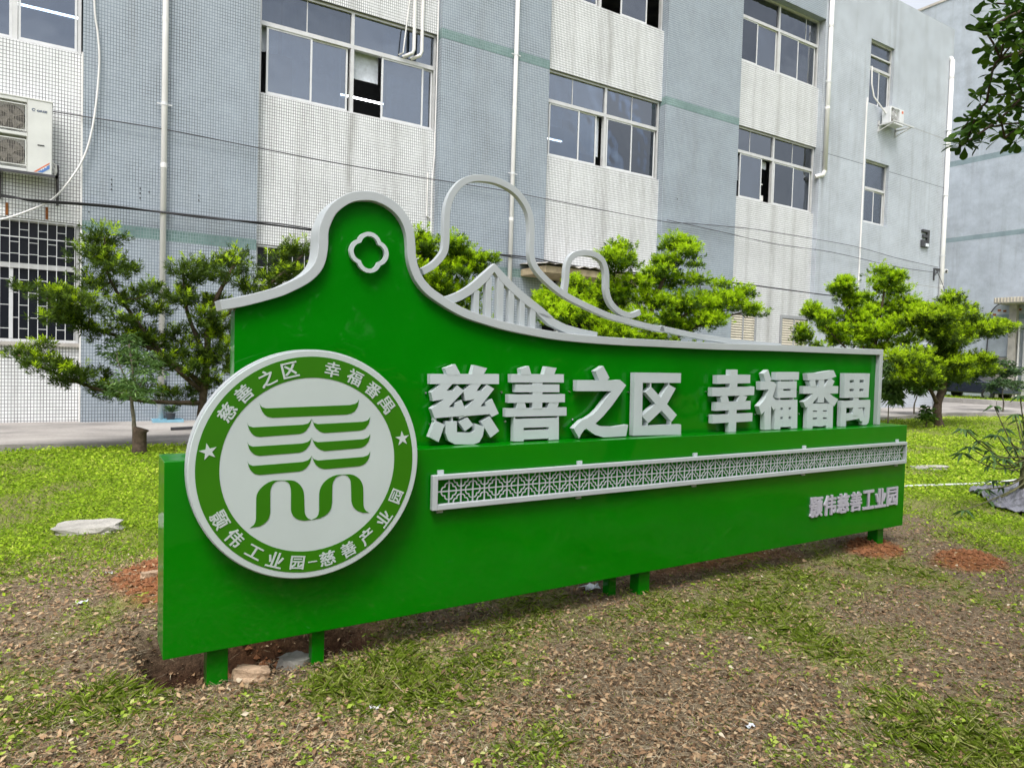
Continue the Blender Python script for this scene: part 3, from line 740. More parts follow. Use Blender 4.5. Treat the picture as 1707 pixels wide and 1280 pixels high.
B_D = [[(20.44,12.3,0.11),(20.39,12.3,1.57),(20.68,12.3,3.03),(20.97,12.3,4.52)],[(20.4,12.3,1.75),(19.29,12.3,3.14),(18.92,12.3,4.07)],[(20.39,12.3,1.57),(18.46,12.3,2.57),(17.44,12.3,3.28)],[(20.45,12.3,1.93),(21.81,12.3,3.09),(22.45,12.3,3.6)]]
P_E = [(23.12,11.56,3.84,0.41,0.15),(23.6,11.39,3.63,0.53,0.17),(21.29,10.96,3.38,0.53,0.19),(22.09,10.33,3.23,0.44,0.17),(24.05,10.88,3.17,0.37,0.15),(26.03,11.5,3.09,0.24,0.1),(23.29,11.3,3.05,0.79,0.22),(23.69,10.88,2.87,0.48,0.15),(21.1,10.84,2.76,0.66,0.21),(21.45,10.51,2.51,0.59,0.16),(19.47,10.45,2.15,0.46,0.13),(18.64,10.3,1.92,0.56,0.18),(21.93,11.45,1.98,0.69,0.2),(19.8,11.1,1.59,0.43,0.19),(19.58,10.4,1.61,0.56,0.2),(21.15,10.78,1.75,0.35,0.14),(21.43,10.27,1.9,0.41,0.14),(23.3,10.49,2.03,0.36,0.15),(24.11,11.22,1.66,0.53,0.15),(22.87,11.11,1.46,0.52,0.15),(20.66,10.87,1.27,0.45,0.16),(19.34,10.58,1.4,0.46,0.18),(25.03,11.11,1.68,0.35,0.17)]
B_E = [[(21.69,10.9,-0.04),(21.5,10.9,0.57),(21.8,10.9,1.28),(21.87,10.9,1.99),(21.63,10.9,2.69),(21.81,10.9,3.59)],[(21.84,10.9,1.28),(20.84,10.9,1.62),(19.58,10.9,1.76)],[(21.49,10.9,0.71),(20.98,10.9,1.18),(20.55,10.9,1.35)],[(21.87,10.9,1.99),(23.3,10.9,2.86),(24.6,10.9,3.01)],[(21.82,10.9,1.46),(23.23,10.9,1.69),(24.33,10.9,1.96)],[(21.75,10.9,2.52),(20.89,10.9,2.83),(20.54,10.9,3.16)]]
P_F = [(0.48,12.27,1.56,0.22,0.2),(0.7,11.96,1.43,0.31,0.22),(0.89,11.74,1.26,0.22,0.22),(0.62,11.73,1.08,0.32,0.18),(0.82,11.75,0.95,0.29,0.14),(0.44,12.28,0.96,0.2,0.13),(0.68,12.02,1.7,0.18,0.13)]
B_F = [[(0.75,12.0,-0.0),(0.72,12.0,0.2),(0.7,12.0,0.52),(0.67,12.0,0.84),(0.68,12.0,1.25),(0.62,12.0,1.66)],[(0.68,12.0,0.84),(0.87,12.0,1.25)],[(0.68,12.0,0.93),(0.47,12.0,1.43)]]
P_G = [(33.15,14.37,1.67,0.51,0.23),(33.2,13.84,1.78,0.45,0.23),(32.64,13.91,1.27,0.6,0.22),(34.55,14.25,1.09,0.36,0.23),(32.8,14.42,1.08,0.35,0.2),(32.65,13.97,2.07,0.35,0.15)]
B_G = [[(33.03,14.1,-0.04),(33.08,14.1,0.41),(32.93,14.1,0.84),(33.05,14.1,1.6)]]
P_H = [(19.5,11.24,1.67,0.2,0.27),(20.56,11.72,1.23,0.29,0.25),(20.05,11.37,0.86,0.24,0.21),(20.13,11.64,1.06,0.21,0.25)]
B_H = [[(20.03,11.5,-0.02),(20.02,11.5,0.89),(20.05,11.5,1.59)]]
P_I = [(14.38,10.43,2.48,0.11,0.1),(14.38,10.54,2.29,0.14,0.11),(14.76,10.57,2.29,0.14,0.1),(14.57,10.55,1.95,0.23,0.23)]
B_I = [[(14.64,10.5,0.1),(14.52,10.5,1.81),(14.49,10.5,2.55)]]
P_J = [(26.18,14.12,1.57,0.35,0.2),(27.23,14.34,1.35,0.41,0.2),(25.57,13.98,1.17,0.35,0.2),(27.2,14.09,1.06,0.32,0.18),(26.51,14.15,0.9,0.31,0.13)]
B_J = [[(26.43,14.2,0.0),(26.4,14.2,0.38),(26.57,14.2,0.76),(26.64,14.2,1.39)]]
P_K = [(20.71,10.78,0.53,0.17,0.14),(20.23,10.63,0.36,0.15,0.12),(20.89,10.78,0.29,0.17,0.14)]
P_L = [(4.065,1.756,3.477,0.092,0.049),(4.109,1.889,3.562,0.089,0.032),(3.783,1.748,3.318,0.065,0.041),(3.733,1.67,3.206,0.097,0.051),(3.706,1.745,3.256,0.052,0.029),(4.171,1.781,3.261,0.088,0.069),(4.18,1.925,3.355,0.045,0.032),(4.051,1.848,3.224,0.038,0.038),(3.996,1.716,3.061,0.072,0.06),(3.822,1.761,3.05,0.042,0.036),(4.231,1.832,3.051,0.09,0.051),(4.188,1.947,3.114,0.065,0.033),(3.764,1.692,2.858,0.07,0.029),(3.802,1.816,2.871,0.066,0.03),(4.161,2.048,2.958,0.053,0.033),(4.217,1.966,2.947,0.059,0.033),(3.861,1.911,2.792,0.043,0.025),(3.868,1.851,2.773,0.043,0.024),(4.032,1.724,2.817,0.067,0.043),(4.078,1.799,2.845,0.031,0.025),(3.696,1.544,3.209,0.11,0.137),(4.24,1.73,3.153,0.125,0.188)]
B_L = [[(4.351,1.615,3.172),(4.128,1.708,3.059),(4.022,1.806,2.913),(3.892,1.926,2.78)],[(4.261,1.668,3.351),(3.964,1.701,3.197),(3.846,1.754,3.142),(3.973,1.845,3.005)],[(4.22,1.658,3.457),(3.981,1.719,3.414),(3.859,1.823,3.317)],[(4.376,1.669,3.041),(4.164,1.742,2.909),(3.969,1.751,2.797)]]
STEMS = [[(10.39,4.1,-0.04),(10.32,4.1,0.55),(9.43,4.05,0.62),(8.19,3.86,1.0)],[(10.39,4.1,-0.04),(10.33,4.1,0.48),(9.64,4.1,0.49),(8.6,3.98,0.77)],[(10.39,4.1,-0.04),(10.33,4.1,0.46),(9.66,4.15,0.44),(8.69,4.1,0.68)],[(10.39,4.1,-0.04),(10.31,4.1,0.64),(9.8,4.05,0.74),(9.66,4.22,1.21)],[(10.39,4.1,-0.04),(10.31,4.1,0.61),(10.21,4.1,0.67),(10.51,4.34,1.09)],[(10.39,4.1,-0.04),(10.32,4.1,0.53),(10.1,4.15,0.53),(8.94,3.86,0.91)],[(10.39,4.1,-0.04),(10.33,4.1,0.51),(9.66,4.05,0.53),(8.85,3.98,0.83)],[(10.39,4.1,-0.04),(10.35,4.1,0.32),(9.84,4.1,0.22),(9.24,4.1,0.22)],[(10.39,4.1,-0.04),(10.34,4.1,0.35),(10.08,4.15,0.25),(9.73,4.22,0.28)],[(10.39,4.1,-0.04),(10.36,4.1,0.26),(9.71,4.05,0.13),(9.76,4.34,-0.06)],[(10.39,4.1,-0.04),(10.36,4.1,0.24),(9.61,4.1,0.1),(8.29,3.86,0.1)],[(10.39,4.1,-0.04),(10.33,4.1,0.44),(10.23,4.15,0.37),(9.46,3.98,0.59)],[(10.39,4.1,-0.04),(10.33,4.1,0.48),(10.09,4.05,0.47),(9.95,4.1,0.7)],[(10.39,4.1,-0.04),(10.32,4.1,0.59),(10.28,4.1,0.63),(10.36,4.22,1.02)],[(10.39,4.1,-0.04),(10.32,4.1,0.55),(10.2,4.15,0.57),(10.25,4.34,0.9)],[(10.39,4.1,-0.04),(10.33,4.1,0.45),(9.78,4.05,0.43),(8.8,3.86,0.68)],[(10.39,4.1,-0.04),(10.31,4.1,0.68),(10.26,4.1,0.78),(9.74,3.98,1.35)]]
CABT = []

# ------------------------------------------------------------------ ground
def wob(x, y, s, seed):
    r = np.random.RandomState(seed)
    o = 0
    for k in range(5):
        a, p = r.rand() * 6.28, r.rand() * 6.28
        f = s * (0.6 + 1.1 * r.rand())
        o = o + np.sin((x * np.cos(a) + y * np.sin(a)) * f + p + 1.3 * np.sin((y * np.cos(a) - x * np.sin(a)) * f * 0.7 + p * 2))
    return o / 5


def lawn_field(x, y):
    """>0 on the lawn, <0 in the trampled, leaf-strewn ground before the sign"""
    s = np.minimum(5.95 - np.maximum(0, x - 2) * 0.24 - y, (7.06 + (y - 2.79) * 0.785 - x) * 0.79)
    return -s + 0.45 * wob(x, y, 2.1, 4) + 0.25 * wob(x, y, 6.0, 5)


def patch_field(x, y):
    """green tufts left in the trampled ground"""
    v = 0.9 * wob(x, y, 2.3, 8) + 0.8 * wob(x, y, 5.5, 9) + 0.4 * wob(x, y, 13.0, 10)
    v = v + 0.75 * np.exp(-((y - 3.2) / 0.30) ** 2) * (x > 0.9) * (x < 6.2)
    v = v + 1.5 * np.exp(-((x - 0.12) / 0.26) ** 2 - ((y - 3.62) / 0.32) ** 2)
    v = v + 0.8 * np.exp(-((x - 0.9) / 0.5) ** 2 - ((y - 3.25) / 0.16) ** 2)
    v = v + 0.9 * np.exp(-((x - 3.2) / 0.45) ** 2 - ((y - 1.55) / 0.35) ** 2)
    v = v + 0.6 * np.exp(-((x - 2.2) / 0.35) ** 2 - ((y - 2.9) / 0.3) ** 2)
    v = v + 0.9 * np.exp(-((x + 0.5) / 0.35) ** 2 - ((y - 4.7) / 0.25) ** 2)
    v = v + 0.7 * np.exp(-((x + 0.35) / 0.3) ** 2 - ((y - 3.9) / 0.2) ** 2)
    v = v + 0.9 * np.exp(-((x - 3.35) / 0.35) ** 2 - ((y - 1.35) / 0.35) ** 2) + 0.5 * np.exp(-((x - 3.9) / 0.5) ** 2 - ((y - 2.2) / 0.5) ** 2)
    return v - 0.10


def red_field(x, y):
    a = 1.15 - np.sqrt(((x - 0.66) / 0.50) ** 2 + ((y - 5.15) / 0.62) ** 2)
    b = 1.1 - np.sqrt(((x - 6.42) / 0.42) ** 2 + ((y - 2.95) / 0.26) ** 2)
    c = 0.62 - 0.6 * np.sqrt(((x - 1.0) / 0.62) ** 2 + ((y - 4.0) / 0.36) ** 2)
    d = 1.0 - np.sqrt(((x - 6.0) / 0.35) ** 2 + ((y - 3.5) / 0.25) ** 2)
    e = 0.35 - 0.5 * np.sqrt(((x - 4.4) / 1.6) ** 2 + ((y - 3.85) / 0.35) ** 2)
    v = np.maximum(np.maximum(np.maximum(a, b), np.maximum(c, d)), e)
    return v + 0.17 * wob(x, y, 7.0, 21) + 0.10 * wob(x, y, 17.0, 22) - 0.9 * (x < 0.28) * (y < 4.4)


def gz(x, y):
    x, y = np.asarray(x, float), np.asarray(y, float)
    near = np.exp(-((x - 3) / 9) ** 2 - ((y - 5) / 8) ** 2)
    z = (0.022 * wob(x, y, 2.2, 31) + 0.010 * wob(x, y, 8.0, 32)) * near
    # hole left around the two left posts
    z = z - (0.32 + 0.06 * wob(x, y, 14, 41)) * pit(x, y)
    # spoil heaps
    z = z + (0.17 + 0.03 * wob(x, y, 15, 33)) * np.exp(-((x - 0.72) / 0.5) ** 2 - ((y - 5.1) / 0.6) ** 2)
    z = z + (0.05 + 0.015 * wob(x, y, 22, 34)) * np.exp(-((x - 6.42) / 0.38) ** 2 - ((y - 2.95) / 0.24) ** 2)
    z = z + 0.07 * np.exp(-((x - 6.0) / 0.6) ** 2 - ((y - 3.75) / 0.35) ** 2)
    z = z + 0.10 * np.exp(-((x - 3.6) / 2.0) ** 2 - ((y - 4.15) / 0.35) ** 2)
    z = z - 0.10 * np.clip((y - 12.9) / 0.15, 0, 1) * (y < 60) * (x < 60)
    return z


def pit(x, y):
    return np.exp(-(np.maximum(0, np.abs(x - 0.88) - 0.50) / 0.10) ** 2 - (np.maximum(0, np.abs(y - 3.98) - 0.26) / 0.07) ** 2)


def axis(segs):
    a = []
    for lo, hi, st in segs:
        a += list(np.arange(lo, hi, st))
    return np.array(a + [segs[-1][1]])


def build_ground():
    xs = axis([(-900, -100, 100), (-100, -20, 8), (-20, -2.4, 0.8), (-2.4, 9.0, 0.05), (9.0, 16, 0.4), (16, 60, 2.0), (60, 200, 14), (200, 900, 100)])
    ys = axis([(-900, -100, 100), (-100, -12, 8), (-12, 0.8, 0.8), (0.8, 6.6, 0.05), (6.6, 12.8, 0.3), (12.8, 13.4, 0.05), (13.4, 40, 2), (40, 200, 16), (200, 900, 100)])
    X, Y = np.meshgrid(xs, ys)
    Z = gz(X, Y)
    nx, ny = len(xs), len(ys)
    V = np.stack([X, Y, Z], -1).reshape(-1, 3)
    i, j = np.meshgrid(np.arange(nx - 1), np.arange(ny - 1))
    b = (j * nx + i).ravel()
    idx = np.stack([b, b + 1, b + nx + 1, b + nx], 1).astype(np.int32)
    me = bpy.data.meshes.new('ground')
    me.vertices.add(len(V))
    me.vertices.foreach_set('co', V.astype(np.float32).ravel())
    me.loops.add(idx.size)
    me.loops.foreach_set('vertex_index', idx.ravel())
    me.polygons.add(len(idx))
    me.polygons.foreach_set('loop_start', (np.arange(len(idx)) * 4).astype(np.int32))
    lf = np.clip(lawn_field(V[:, 0], V[:, 1]) * 2.2 + 0.5, 0, 1)
    lf = lf * np.clip(0.92 + 1.5 * (wob(V[:, 0], V[:, 1], 1.1, 51) * .5 + wob(V[:, 0], V[:, 1], 3.2, 52) * .5), 0.15, 1)
    pf = np.clip(patch_field(V[:, 0], V[:, 1]) * 0.9, 0, 0.5)
    rf = np.clip(red_field(V[:, 0], V[:, 1]) * 3.0, 0, 1)
    for nm, val in (('lawn', np.maximum(lf, pf)), ('red', rf), ('dug_shade', np.clip(1.6 * pit(V[:, 0], V[:, 1]) - .15, 0, 1))):
        a = me.attributes.new(nm, 'FLOAT', 'POINT')
        a.data.foreach_set('value', val.astype(np.float32))
    me.update()
    me.validate()
    me.shade_smooth()
    me.materials.append(MATS['ground_soil'])
    o = bpy.data.objects.new('ground', me)
    COL.objects.link(o)
    kind(o, 'structure')


build_ground()

# concrete yard between lawn and factory; its edge stands a hand above the soil
edge = [(-60, 14.6), (-6, 13.62), (-1.06, 13.42), (1.55, 13.08), (6, 13.1), (14, 13.2), (23.5, 13.5), (28.2, 14.3), (31.0, 14.0), (33.6, 12.2), (34.4, 6), (34.6, -40)]
poly = edge + [(41.0, -40), (39.8, 15.6), (39.6, 19), (40.6, 23.5), (47.5, 27), (47.5, 70), (-60, 70)]
kind(MB().prism(poly, -0.25, 0.045, 'z').build('pavement', 'pavement_concrete'), 'structure')
# far verge behind the kerb
verge = [(39.99, 15.6), (39.79, 19), (40.75, 23.4), (47.45, 26.8), (47.45, -40), (41.19, -40)]
kind(MB().prism(verge, -0.2, 0.16, 'z').build('far_verge', 'ground_soil'), 'structure')
for o in [bpy.data.objects['far_verge']]:
    a = o.data.attributes.new('lawn', 'FLOAT', 'POINT')
    a.data.foreach_set('value', np.ones(len(o.data.vertices), np.float32))
kb = thing('kerb', 'pale concrete kerb stones edging the verge across the yard', 'kerb', (39.6, 19, 0))
kpts = [(40.2, 4), (40.0, 9.5), (39.9, 12.5), (39.8, 15.5), (39.65, 17.2), (39.6, 18.8), (39.85, 20.4), (40.35, 22.0), (40.9, 23.5), (42.6, 24.4), (44.3, 25.3), (46.0, 26.2)]
for a, b in zip(kpts[:-1], kpts[1:]):
    va, vb = Vector(a), Vector(b)
    d = (vb - va).normalized()
    q = Vector((-d.y, d.x)) * 0.09
    va, vb = va + d * 0.012, vb - d * 0.012
    P = [va + q, vb + q, vb - q, va - q]
    MB().prism([(p.x - 39.6, p.y - 19) for p in P], -0.1, 0.30 + 0.01 * random.random(), 'z').build('kerb_stone', 'kerb_stone', kb, bevel=0.015)

# ------------------------------------------------------------------ factory building
FY = 17.0
fb = thing('factory_building', 'three-storey factory clad in white and blue-grey mosaic tiles with sliding windows', 'building', (0, FY, 0))
REC = 0.20
TOP = 17.0
PIL = [(-8.03, -4.58), (0, 3.45), (8.03, 11.48), (16.05, 19.53)]
BAY = [(-4.58, 0), (3.45, 8.03), (11.48, 16.05), (19.53, 24.15)]
BANDS = [(3.96, 4.21), (10.02, 10.27)]


def strip(name, mat, x0, x1, y0, y1, z0, z1):
    return MB().box(x0, x1, y0, y1, z0, z1).build(name, mat, fb)


def banded(x0, x1, y0, y1, mat, name):
    zs = [-0.3]
    for a, b in BANDS:
        zs += [a, b]
    zs.append(TOP)
    for i in range(len(zs) - 1):
        if i % 2:
            strip('tile_band', 'green_tile', x0, x1, y0 - 0.003, y1, zs[i], zs[i + 1])
        else:
            strip(name, mat, x0, x1, y0, y1, zs[i], zs[i + 1])


for a, b in PIL:
    banded(a, b, 0, 0.45, 'blue_tile', 'pilaster')
S2, H2, S3, H3 = 7.62, 10.15, 12.40, 14.95
GS = {0: 1.68, 1: 0.95, 2: 0.05, 3: 4.15}
for i, (a, b) in enumerate(BAY):
    if GS[i] > 0.2 and GS[i] < 4:
        strip('spandrel', 'white_tile', a, b, REC, 0.45, -0.3, GS[i])
    strip('spandrel', 'white_tile', a, b, REC, 0.45, 4.15 if i != 3 else -0.3, S2)
    strip('spandrel', 'white_tile', a, b, REC, 0.45, H2, S3)
    strip('roof_beam', 'blue_tile', a, b, 0.0, 0.45, H3, TOP)
# end block with its two windows one above the other
EX0, EX1, WX0, WX1 = 24.15, 33.42, 27.12, 28.78
strip('end_wall', 'pale_tile', EX0, WX0, 0, 0.45, -0.3, TOP)
strip('end_wall', 'pale_tile', WX1, EX1, 0, 0.45, -0.3, TOP)
for z0, z1 in ((-0.3, 7.66), (10.2, 12.43), (15.02, TOP)):
    strip('end_wall', 'pale_tile', WX0, WX1, 0, 0.45, z0, z1)
strip('end_wall', 'pale_tile', EX1 - 0.3, EX1, 0.45, 16, -0.3, TOP)
strip('parapet_cap', 'pale_tile', -8.03, EX1, 0.002, 0.45, TOP, TOP + 0.06)
strip('roof', 'concrete', -8.03, EX1 - 0.3, 0.45, 16, TOP - 0.9, TOP - 0.6)
strip('rear_wall', 'interior', -8.03, EX1 - 0.3, 15.7, 16, -0.3, TOP - 0.9)
strip('side_wall', 'pale_tile', -8.03, -7.8, 0.45, 15.7, -0.3, TOP - 0.9)
for z0, z1 in ((5.9, 6.2), (11.2, 11.5)):
    strip('floor_slab', 'ceiling_white', -7.8, EX1 - 0.3, 0.45, 15.7, z0, z1)
for x in (-7.2, 3.9, 11.2, 24.6):
    for z0, z1 in ((-0.3, 5.9), (6.2, 11.2), (11.5, 16.1)):
        strip('partition', 'interior', x, x + 0.15, 0.45, 15.7, z0, z1)
for z0, z1 in ((6.2, 11.2), (11.5, 16.1)):
    strip('partition', 'interior', -7.8, EX1 - 0.3, 6.0, 6.15, z0, z1)
strip('partition', 'dark_room', -7.8, EX1 - 0.3, 3.0, 3.15, -0.3, 5.9)

GY = REC + 0.10          # glazing plane
FW = 0.06                # frame width


PANE = ['tinted_glass']
PR = random.Random(5)


def pane(root, x0, x1, z0, z1, y):
    kindm = PANE[0] if PANE[0] == 'dark_pane' else PR.choice(['tinted_glass', 'tinted_glass', 'dusty_glass', 'dark_glass'])
    # no pane sits quite true in its frame
    a, b, w_ = PR.uniform(-.004, .004), PR.uniform(-.004, .004), 0.008
    return MB().add([(x0, y - a, z0), (x1, y + a, z0), (x1, y + a + b, z1), (x0, y - a + b, z1), (x0, y - a + w_, z0), (x1, y + a + w_, z0), (x1, y + a + b + w_, z1), (x0, y - a + b + w_, z1)], [(0, 1, 2, 3), (7, 6, 5, 4), (0, 4, 5, 1), (1, 5, 6, 2), (2, 6, 7, 3), (3, 7, 4, 0)]).build('pane', kindm, root)


def sash(root, x0, x1, z0, z1, y):
    s = 0.045
    m = MB()
    m.box(x0, x0 + s, y, y + 0.03, z0, z1).box(x1 - s, x1, y, y + 0.03, z0, z1)
    m.box(x0 + s, x1 - s, y, y + 0.03, z0, z0 + s * 1.3).box(x0 + s, x1 - s, y, y + 0.03, z1 - s, z1)
    m.build('sash', 'white_metal', root)
    pane(root, x0 + s, x1 - s, z0 + s * 1.3, z1 - s, y + 0.011)


def window(x0, x1, z0, z1, ztr, mulls, sashes, ypl=GY, uppers=(), name='window'):
    """frame with transom and mullions; sashes = [(x0,x1,track)] in the lower row; gaps stay open"""
    m = MB()
    y0, y1 = ypl - 0.03, ypl + 0.09
    m.box(x0, x0 + FW, y0, y1, z0, z1).box(x1 - FW, x1, y0, y1, z0, z1)
    m.box(x0 + FW, x1 - FW, y0, y1, z1 - FW, z1).box(x0 + FW, x1 - FW, y0 - 0.01, y1, z0, z0 + FW * 0.9)
    m.box(x0 + FW, x1 - FW, y0 - 0.004, y1, ztr - 0.05, ztr + 0.05)
    for q in mulls:
        m.box(q - 0.045, q + 0.045, y0 - 0.002, y1, z0 + FW * 0.9, ztr - 0.05)
        m.box(q - 0.04, q + 0.04, y0 - 0.002, y1, ztr + 0.05, z1 - FW)
    for q in uppers:
        m.box(q - 0.012, q + 0.012, ypl + 0.02, ypl + 0.05, ztr + 0.05, z1 - FW)
    w = m.build(name, 'aluminium', fb)
    xs = [x0 + FW] + sorted(mulls) + [x1 - FW]
    for i in range(len(xs) - 1):
        pane(w, xs[i] + (0.04 if i else 0), xs[i + 1] - (0.04 if i < len(xs) - 2 else 0), ztr + 0.05, z1 - FW, ypl + 0.03)
    for a, b, t in sashes:
        sash(w, a, b, z0 + FW * 0.9, ztr - 0.05, ypl - 0.015 + 0.036 * t)
    return w


def curtain(w, x0, x1, z0, z1, y=0.5, amp=0.03):
    y = min(y, 0.46)
    n = max(4, int((x1 - x0) / 0.06))
    top = [(x0 + (x1 - x0) * i / n, y + amp * math.sin(i * 1.9) + 0.008 * math.sin(i * 0.7)) for i in range(n + 1)]
    V = [(a, b, z0) for a, b in top] + [(a, b, z1) for a, b in top]
    F = [(i, i + 1, i + n + 2, i + n + 1) for i in range(n)]
    o = MB().add(V, F).build('curtain', 'curtain', w, smooth=True)
    return o


# first floor (second storey)
w = window(-4.52, -0.03, S2, H2, 9.25, [-1.15, -2.9], [(-4.45, -3.6, 0), (-3.65, -2.95, 1), (-2.85, -2.0, 0), (-2.05, -1.2, 1), (-1.10, -0.1, 0)])
w = window(3.48, 8.0, S2, H2, 9.28, [5.72], [(3.66, 4.73, 0), (4.68, 5.62, 1), (6.50, 7.66, 0), (7.62, 7.93, 1)], uppers=[4.6])
curtain(w, 4.3, 5.5, 7.7, 10.0, 0.62)
curtain(w, 3.55, 4.3, 8.7, 10.0, 0.66)
MB().box(5.78, 6.48, 0.50, 0.52, 8.6, 9.3).build('blind', 'curtain', w)
curtain(w, 6.6, 7.5, 9.2, 10.05, 0.6)
w = window(11.5, 16.02, S2, H2, 9.26, [13.80], [(11.70, 12.82, 0), (12.78, 13.50, 1), (13.88, 14.92, 0), (14.88, 15.92, 1)], uppers=[12.55, 14.9])
curtain(w, 12.85, 13.72, 8.0, 9.2, 0.6)
curtain(w, 13.95, 15.7, 7.9, 9.9, 0.62)
w = window(19.56, 24.12, S2, H2, 9.28, [21.76], [(19.98, 21.16, 0), (21.84, 22.98, 0), (22.94, 24.02, 1)], uppers=[20.5, 22.9])
curtain(w, 22.0, 23.9, 7.7, 10.0, 0.6)
MB().box(21.2, 21.65, 0.50, 0.52, 8.95, 9.22).build('blind', 'curtain', w)
MB().box(21.15, 21.19, 0.36, 0.40, 7.72, 8.35).box(21.19, 21.34, 0.36, 0.40, 8.31, 8.35).box(21.19, 21.36, 0.34, 0.40, 7.72, 7.92).build('tap', 'pvc_white', w)
# second floor (third storey)
w = window(-4.52, -0.03, S3, H3, 14.0, [-2.3], [(-4.4, -3.3, 0), (-3.3, -2.4, 1), (-2.2, -1.1, 0), (-1.15, -0.1, 1)])
w = window(3.48, 8.0, S3, H3, 14.0, [5.72], [(3.66, 4.73, 0), (4.68, 5.62, 1), (5.8, 6.8, 0), (6.8, 7.93, 1)])
w = window(11.5, 16.02, S3, H3, 14.0, [13.45], [(11.6, 12.5, 0), (12.48, 13.36, 1), (14.28, 15.36, 0)])
w = window(19.56, 24.12, S3, H3, 14.0, [21.80], [(19.66, 20.66, 0), (20.62, 21.72, 1), (21.88, 22.95, 0), (22.92, 23.98, 1)], uppers=[23.4])
curtain(w, 19.7, 21.6, 14.1, 14.9, 0.6)
curtain(w, 21.9, 23.2, 14.1, 14.9, 0.6)
for a, b, z0, z1 in ((-2.8, -0.5, 8.9, 10.05), (3.6, 5.6, 9.35, 10.0), (6.7, 7.9, 7.7, 8.9), (12.0, 12.7, 9.35, 10.0), (11.8, 12.3, 8.6, 9.2), (20.0, 20.9, 8.3, 9.2), (19.9, 21.6, 9.35, 10.0),
                     (3.6, 5.5, 12.5, 13.9), (11.7, 13.3, 12.9, 13.9), (14.4, 15.3, 12.6, 13.9), (20.7, 21.6, 12.5, 13.2), (22.2, 23.8, 14.1, 14.5)):
    curtain(fb, a, b, z0, z1, 0.45, 0.02 + 0.015 * random.random())
# boxes and furniture left against the panes
for a, b, z0, z1 in ((6.75, 7.1, 7.7, 8.05), (14.1, 14.7, 7.7, 8.1), (4.0, 4.5, 7.7, 8.2), (23.1, 23.6, 12.45, 13.1), (22.2, 22.6, 7.7, 8.0), (4.8, 5.3, 7.7, 7.95)):
    MB().box(a, b, 0.50, 0.75, z0, z1).build('stored_box', 'interior', fb)
# end block windows, set nearly flush
for z0, z1, ztr in ((7.66, 10.2, 9.1), (12.43, 15.02, 13.95)):
    w = window(WX0 + 0.01, WX1 - 0.01, z0, z1, ztr, [], [(WX0 + 0.08, WX0 + 0.86, 0), (WX0 + 0.82, WX1 - 0.10, 1)], ypl=0.14)
    if z0 > 10:
        MB().box(WX0 + 0.07, WX1 - 0.07, 0.10, 0.19, 14.42, 14.48).build('transom', 'aluminium', w)
        MB().box(WX0 + 0.1, WX1 - 0.3, 0.36, 0.37, 14.0, 14.9).build('blind', 'curtain', w)
    else:
        curtain(w, WX0 + 0.1, WX1 - 0.1, 9.15, 10.1, 0.42)
# ceiling tubes that are switched on
for x0, x1, y, z in ((-1.3, -0.1, 1.2, 8.72), (5.6, 7.0, 1.4, 8.46), (11.9, 12.7, 1.0, 8.42), (27.3, 28.2, 1.0, 9.05), (27.4, 28.2, 1.9, 8.85)):
    MB().box(x0, x1, y, y + 0.05, z, z + 0.035).build('ceiling_tube', 'tube_light', fb)

# ground floor: barred window, second barred window, doorway with canopy, louvres
PANE[0] = 'dark_pane'
w = window(-4.55, -0.03, 1.68, 4.15, 3.21, [], [], ypl=0.34)
MB().box(-4.48, -0.10, 0.372, 0.380, 1.75, 3.15).build('pane', 'dark_pane', w)
for x in (-1.19, -2.35, -3.5):
    MB().box(x - 0.03, x + 0.03, 0.33, 0.37, 1.74, 3.16).build('sash', 'white_metal', w)
VB = MB().box(-0.0065, 0.0065, 0, 0.012, 1.66, 4.17).mesh('bar')
HB = MB().box(-0.0722, 0.0722, 0.001, 0.011, -0.006, 0.006).mesh('bar')
for me in (VB, HB):
    me.materials.append(MATS['white_metal'])
bx = [-0.11 - 0.1575 * k for k in range(0, 20)]
for k, x in enumerate(bx):
    share('bar', VB, w, (x, 0.215, 0))
    zz = (3.92, 3.42, 2.92, 2.41, 1.94) if k % 2 else (3.67, 3.44, 2.66, 2.16)
    for z in zz:
        share('bar', HB, w, (x - 0.0787, 0.215, z))
MB().box(-4.5, -0.06, 0.216, 0.228, 3.76, 3.78).box(-4.5, -0.06, 0.216, 0.228, 1.70, 1.72).box(-4.5, -0.06, 0.216, 0.228, 4.11, 4.13).build('rail', 'white_metal', w)
MB().box(-4.57, -0.02, 0.10, 0.20, 1.60, 1.675).build('sill', 'concrete', w)
w = window(3.48, 8.0, 0.95, 4.15, 3.3, [5.72], [(3.56, 4.7, 0), (4.65, 5.66, 1), (5.78, 6.9, 0), (6.85, 7.93, 1)], ypl=0.34)
MB().box(3.56, 7.9, 0.48, 0.50, 1.0, 4.1).build('shutter', 'blue_shutter', w)
for k in range(15):
    share('bar', VB, w, (3.75 + 0.29 * k, 0.215, -0.01))
MB().box(3.5, 7.98, 0.216, 0.228, 3.6, 3.62).box(3.5, 7.98, 0.216, 0.228, 4.10, 4.12).build('rail', 'white_metal', w)
strip('spandrel', 'white_tile', 15.0, 16.05, REC, 0.45, -0.3, 4.15)
cn = MB().box(10.7, 14.6, -1.25, 0.19, 4.0, 4.20).build('canopy', 'weathered_fascia', fb, bevel=0.02)
cw = MB()
nx = 40
for i in range(nx + 1):
    x = 10.65 + 4.0 * i / nx
    z = 4.24 + 0.025 * math.sin(i * 1.57) + 0.02 * math.sin(i * 0.5)
    cw.add([(x, -1.35, z), (x, 0.19, z + 0.12)], [])
cw.f = [(2 * i, 2 * i + 2, 2 * i + 3, 2 * i + 1) for i in range(nx)]
cw.build('roof_sheet', 'concrete', cn)
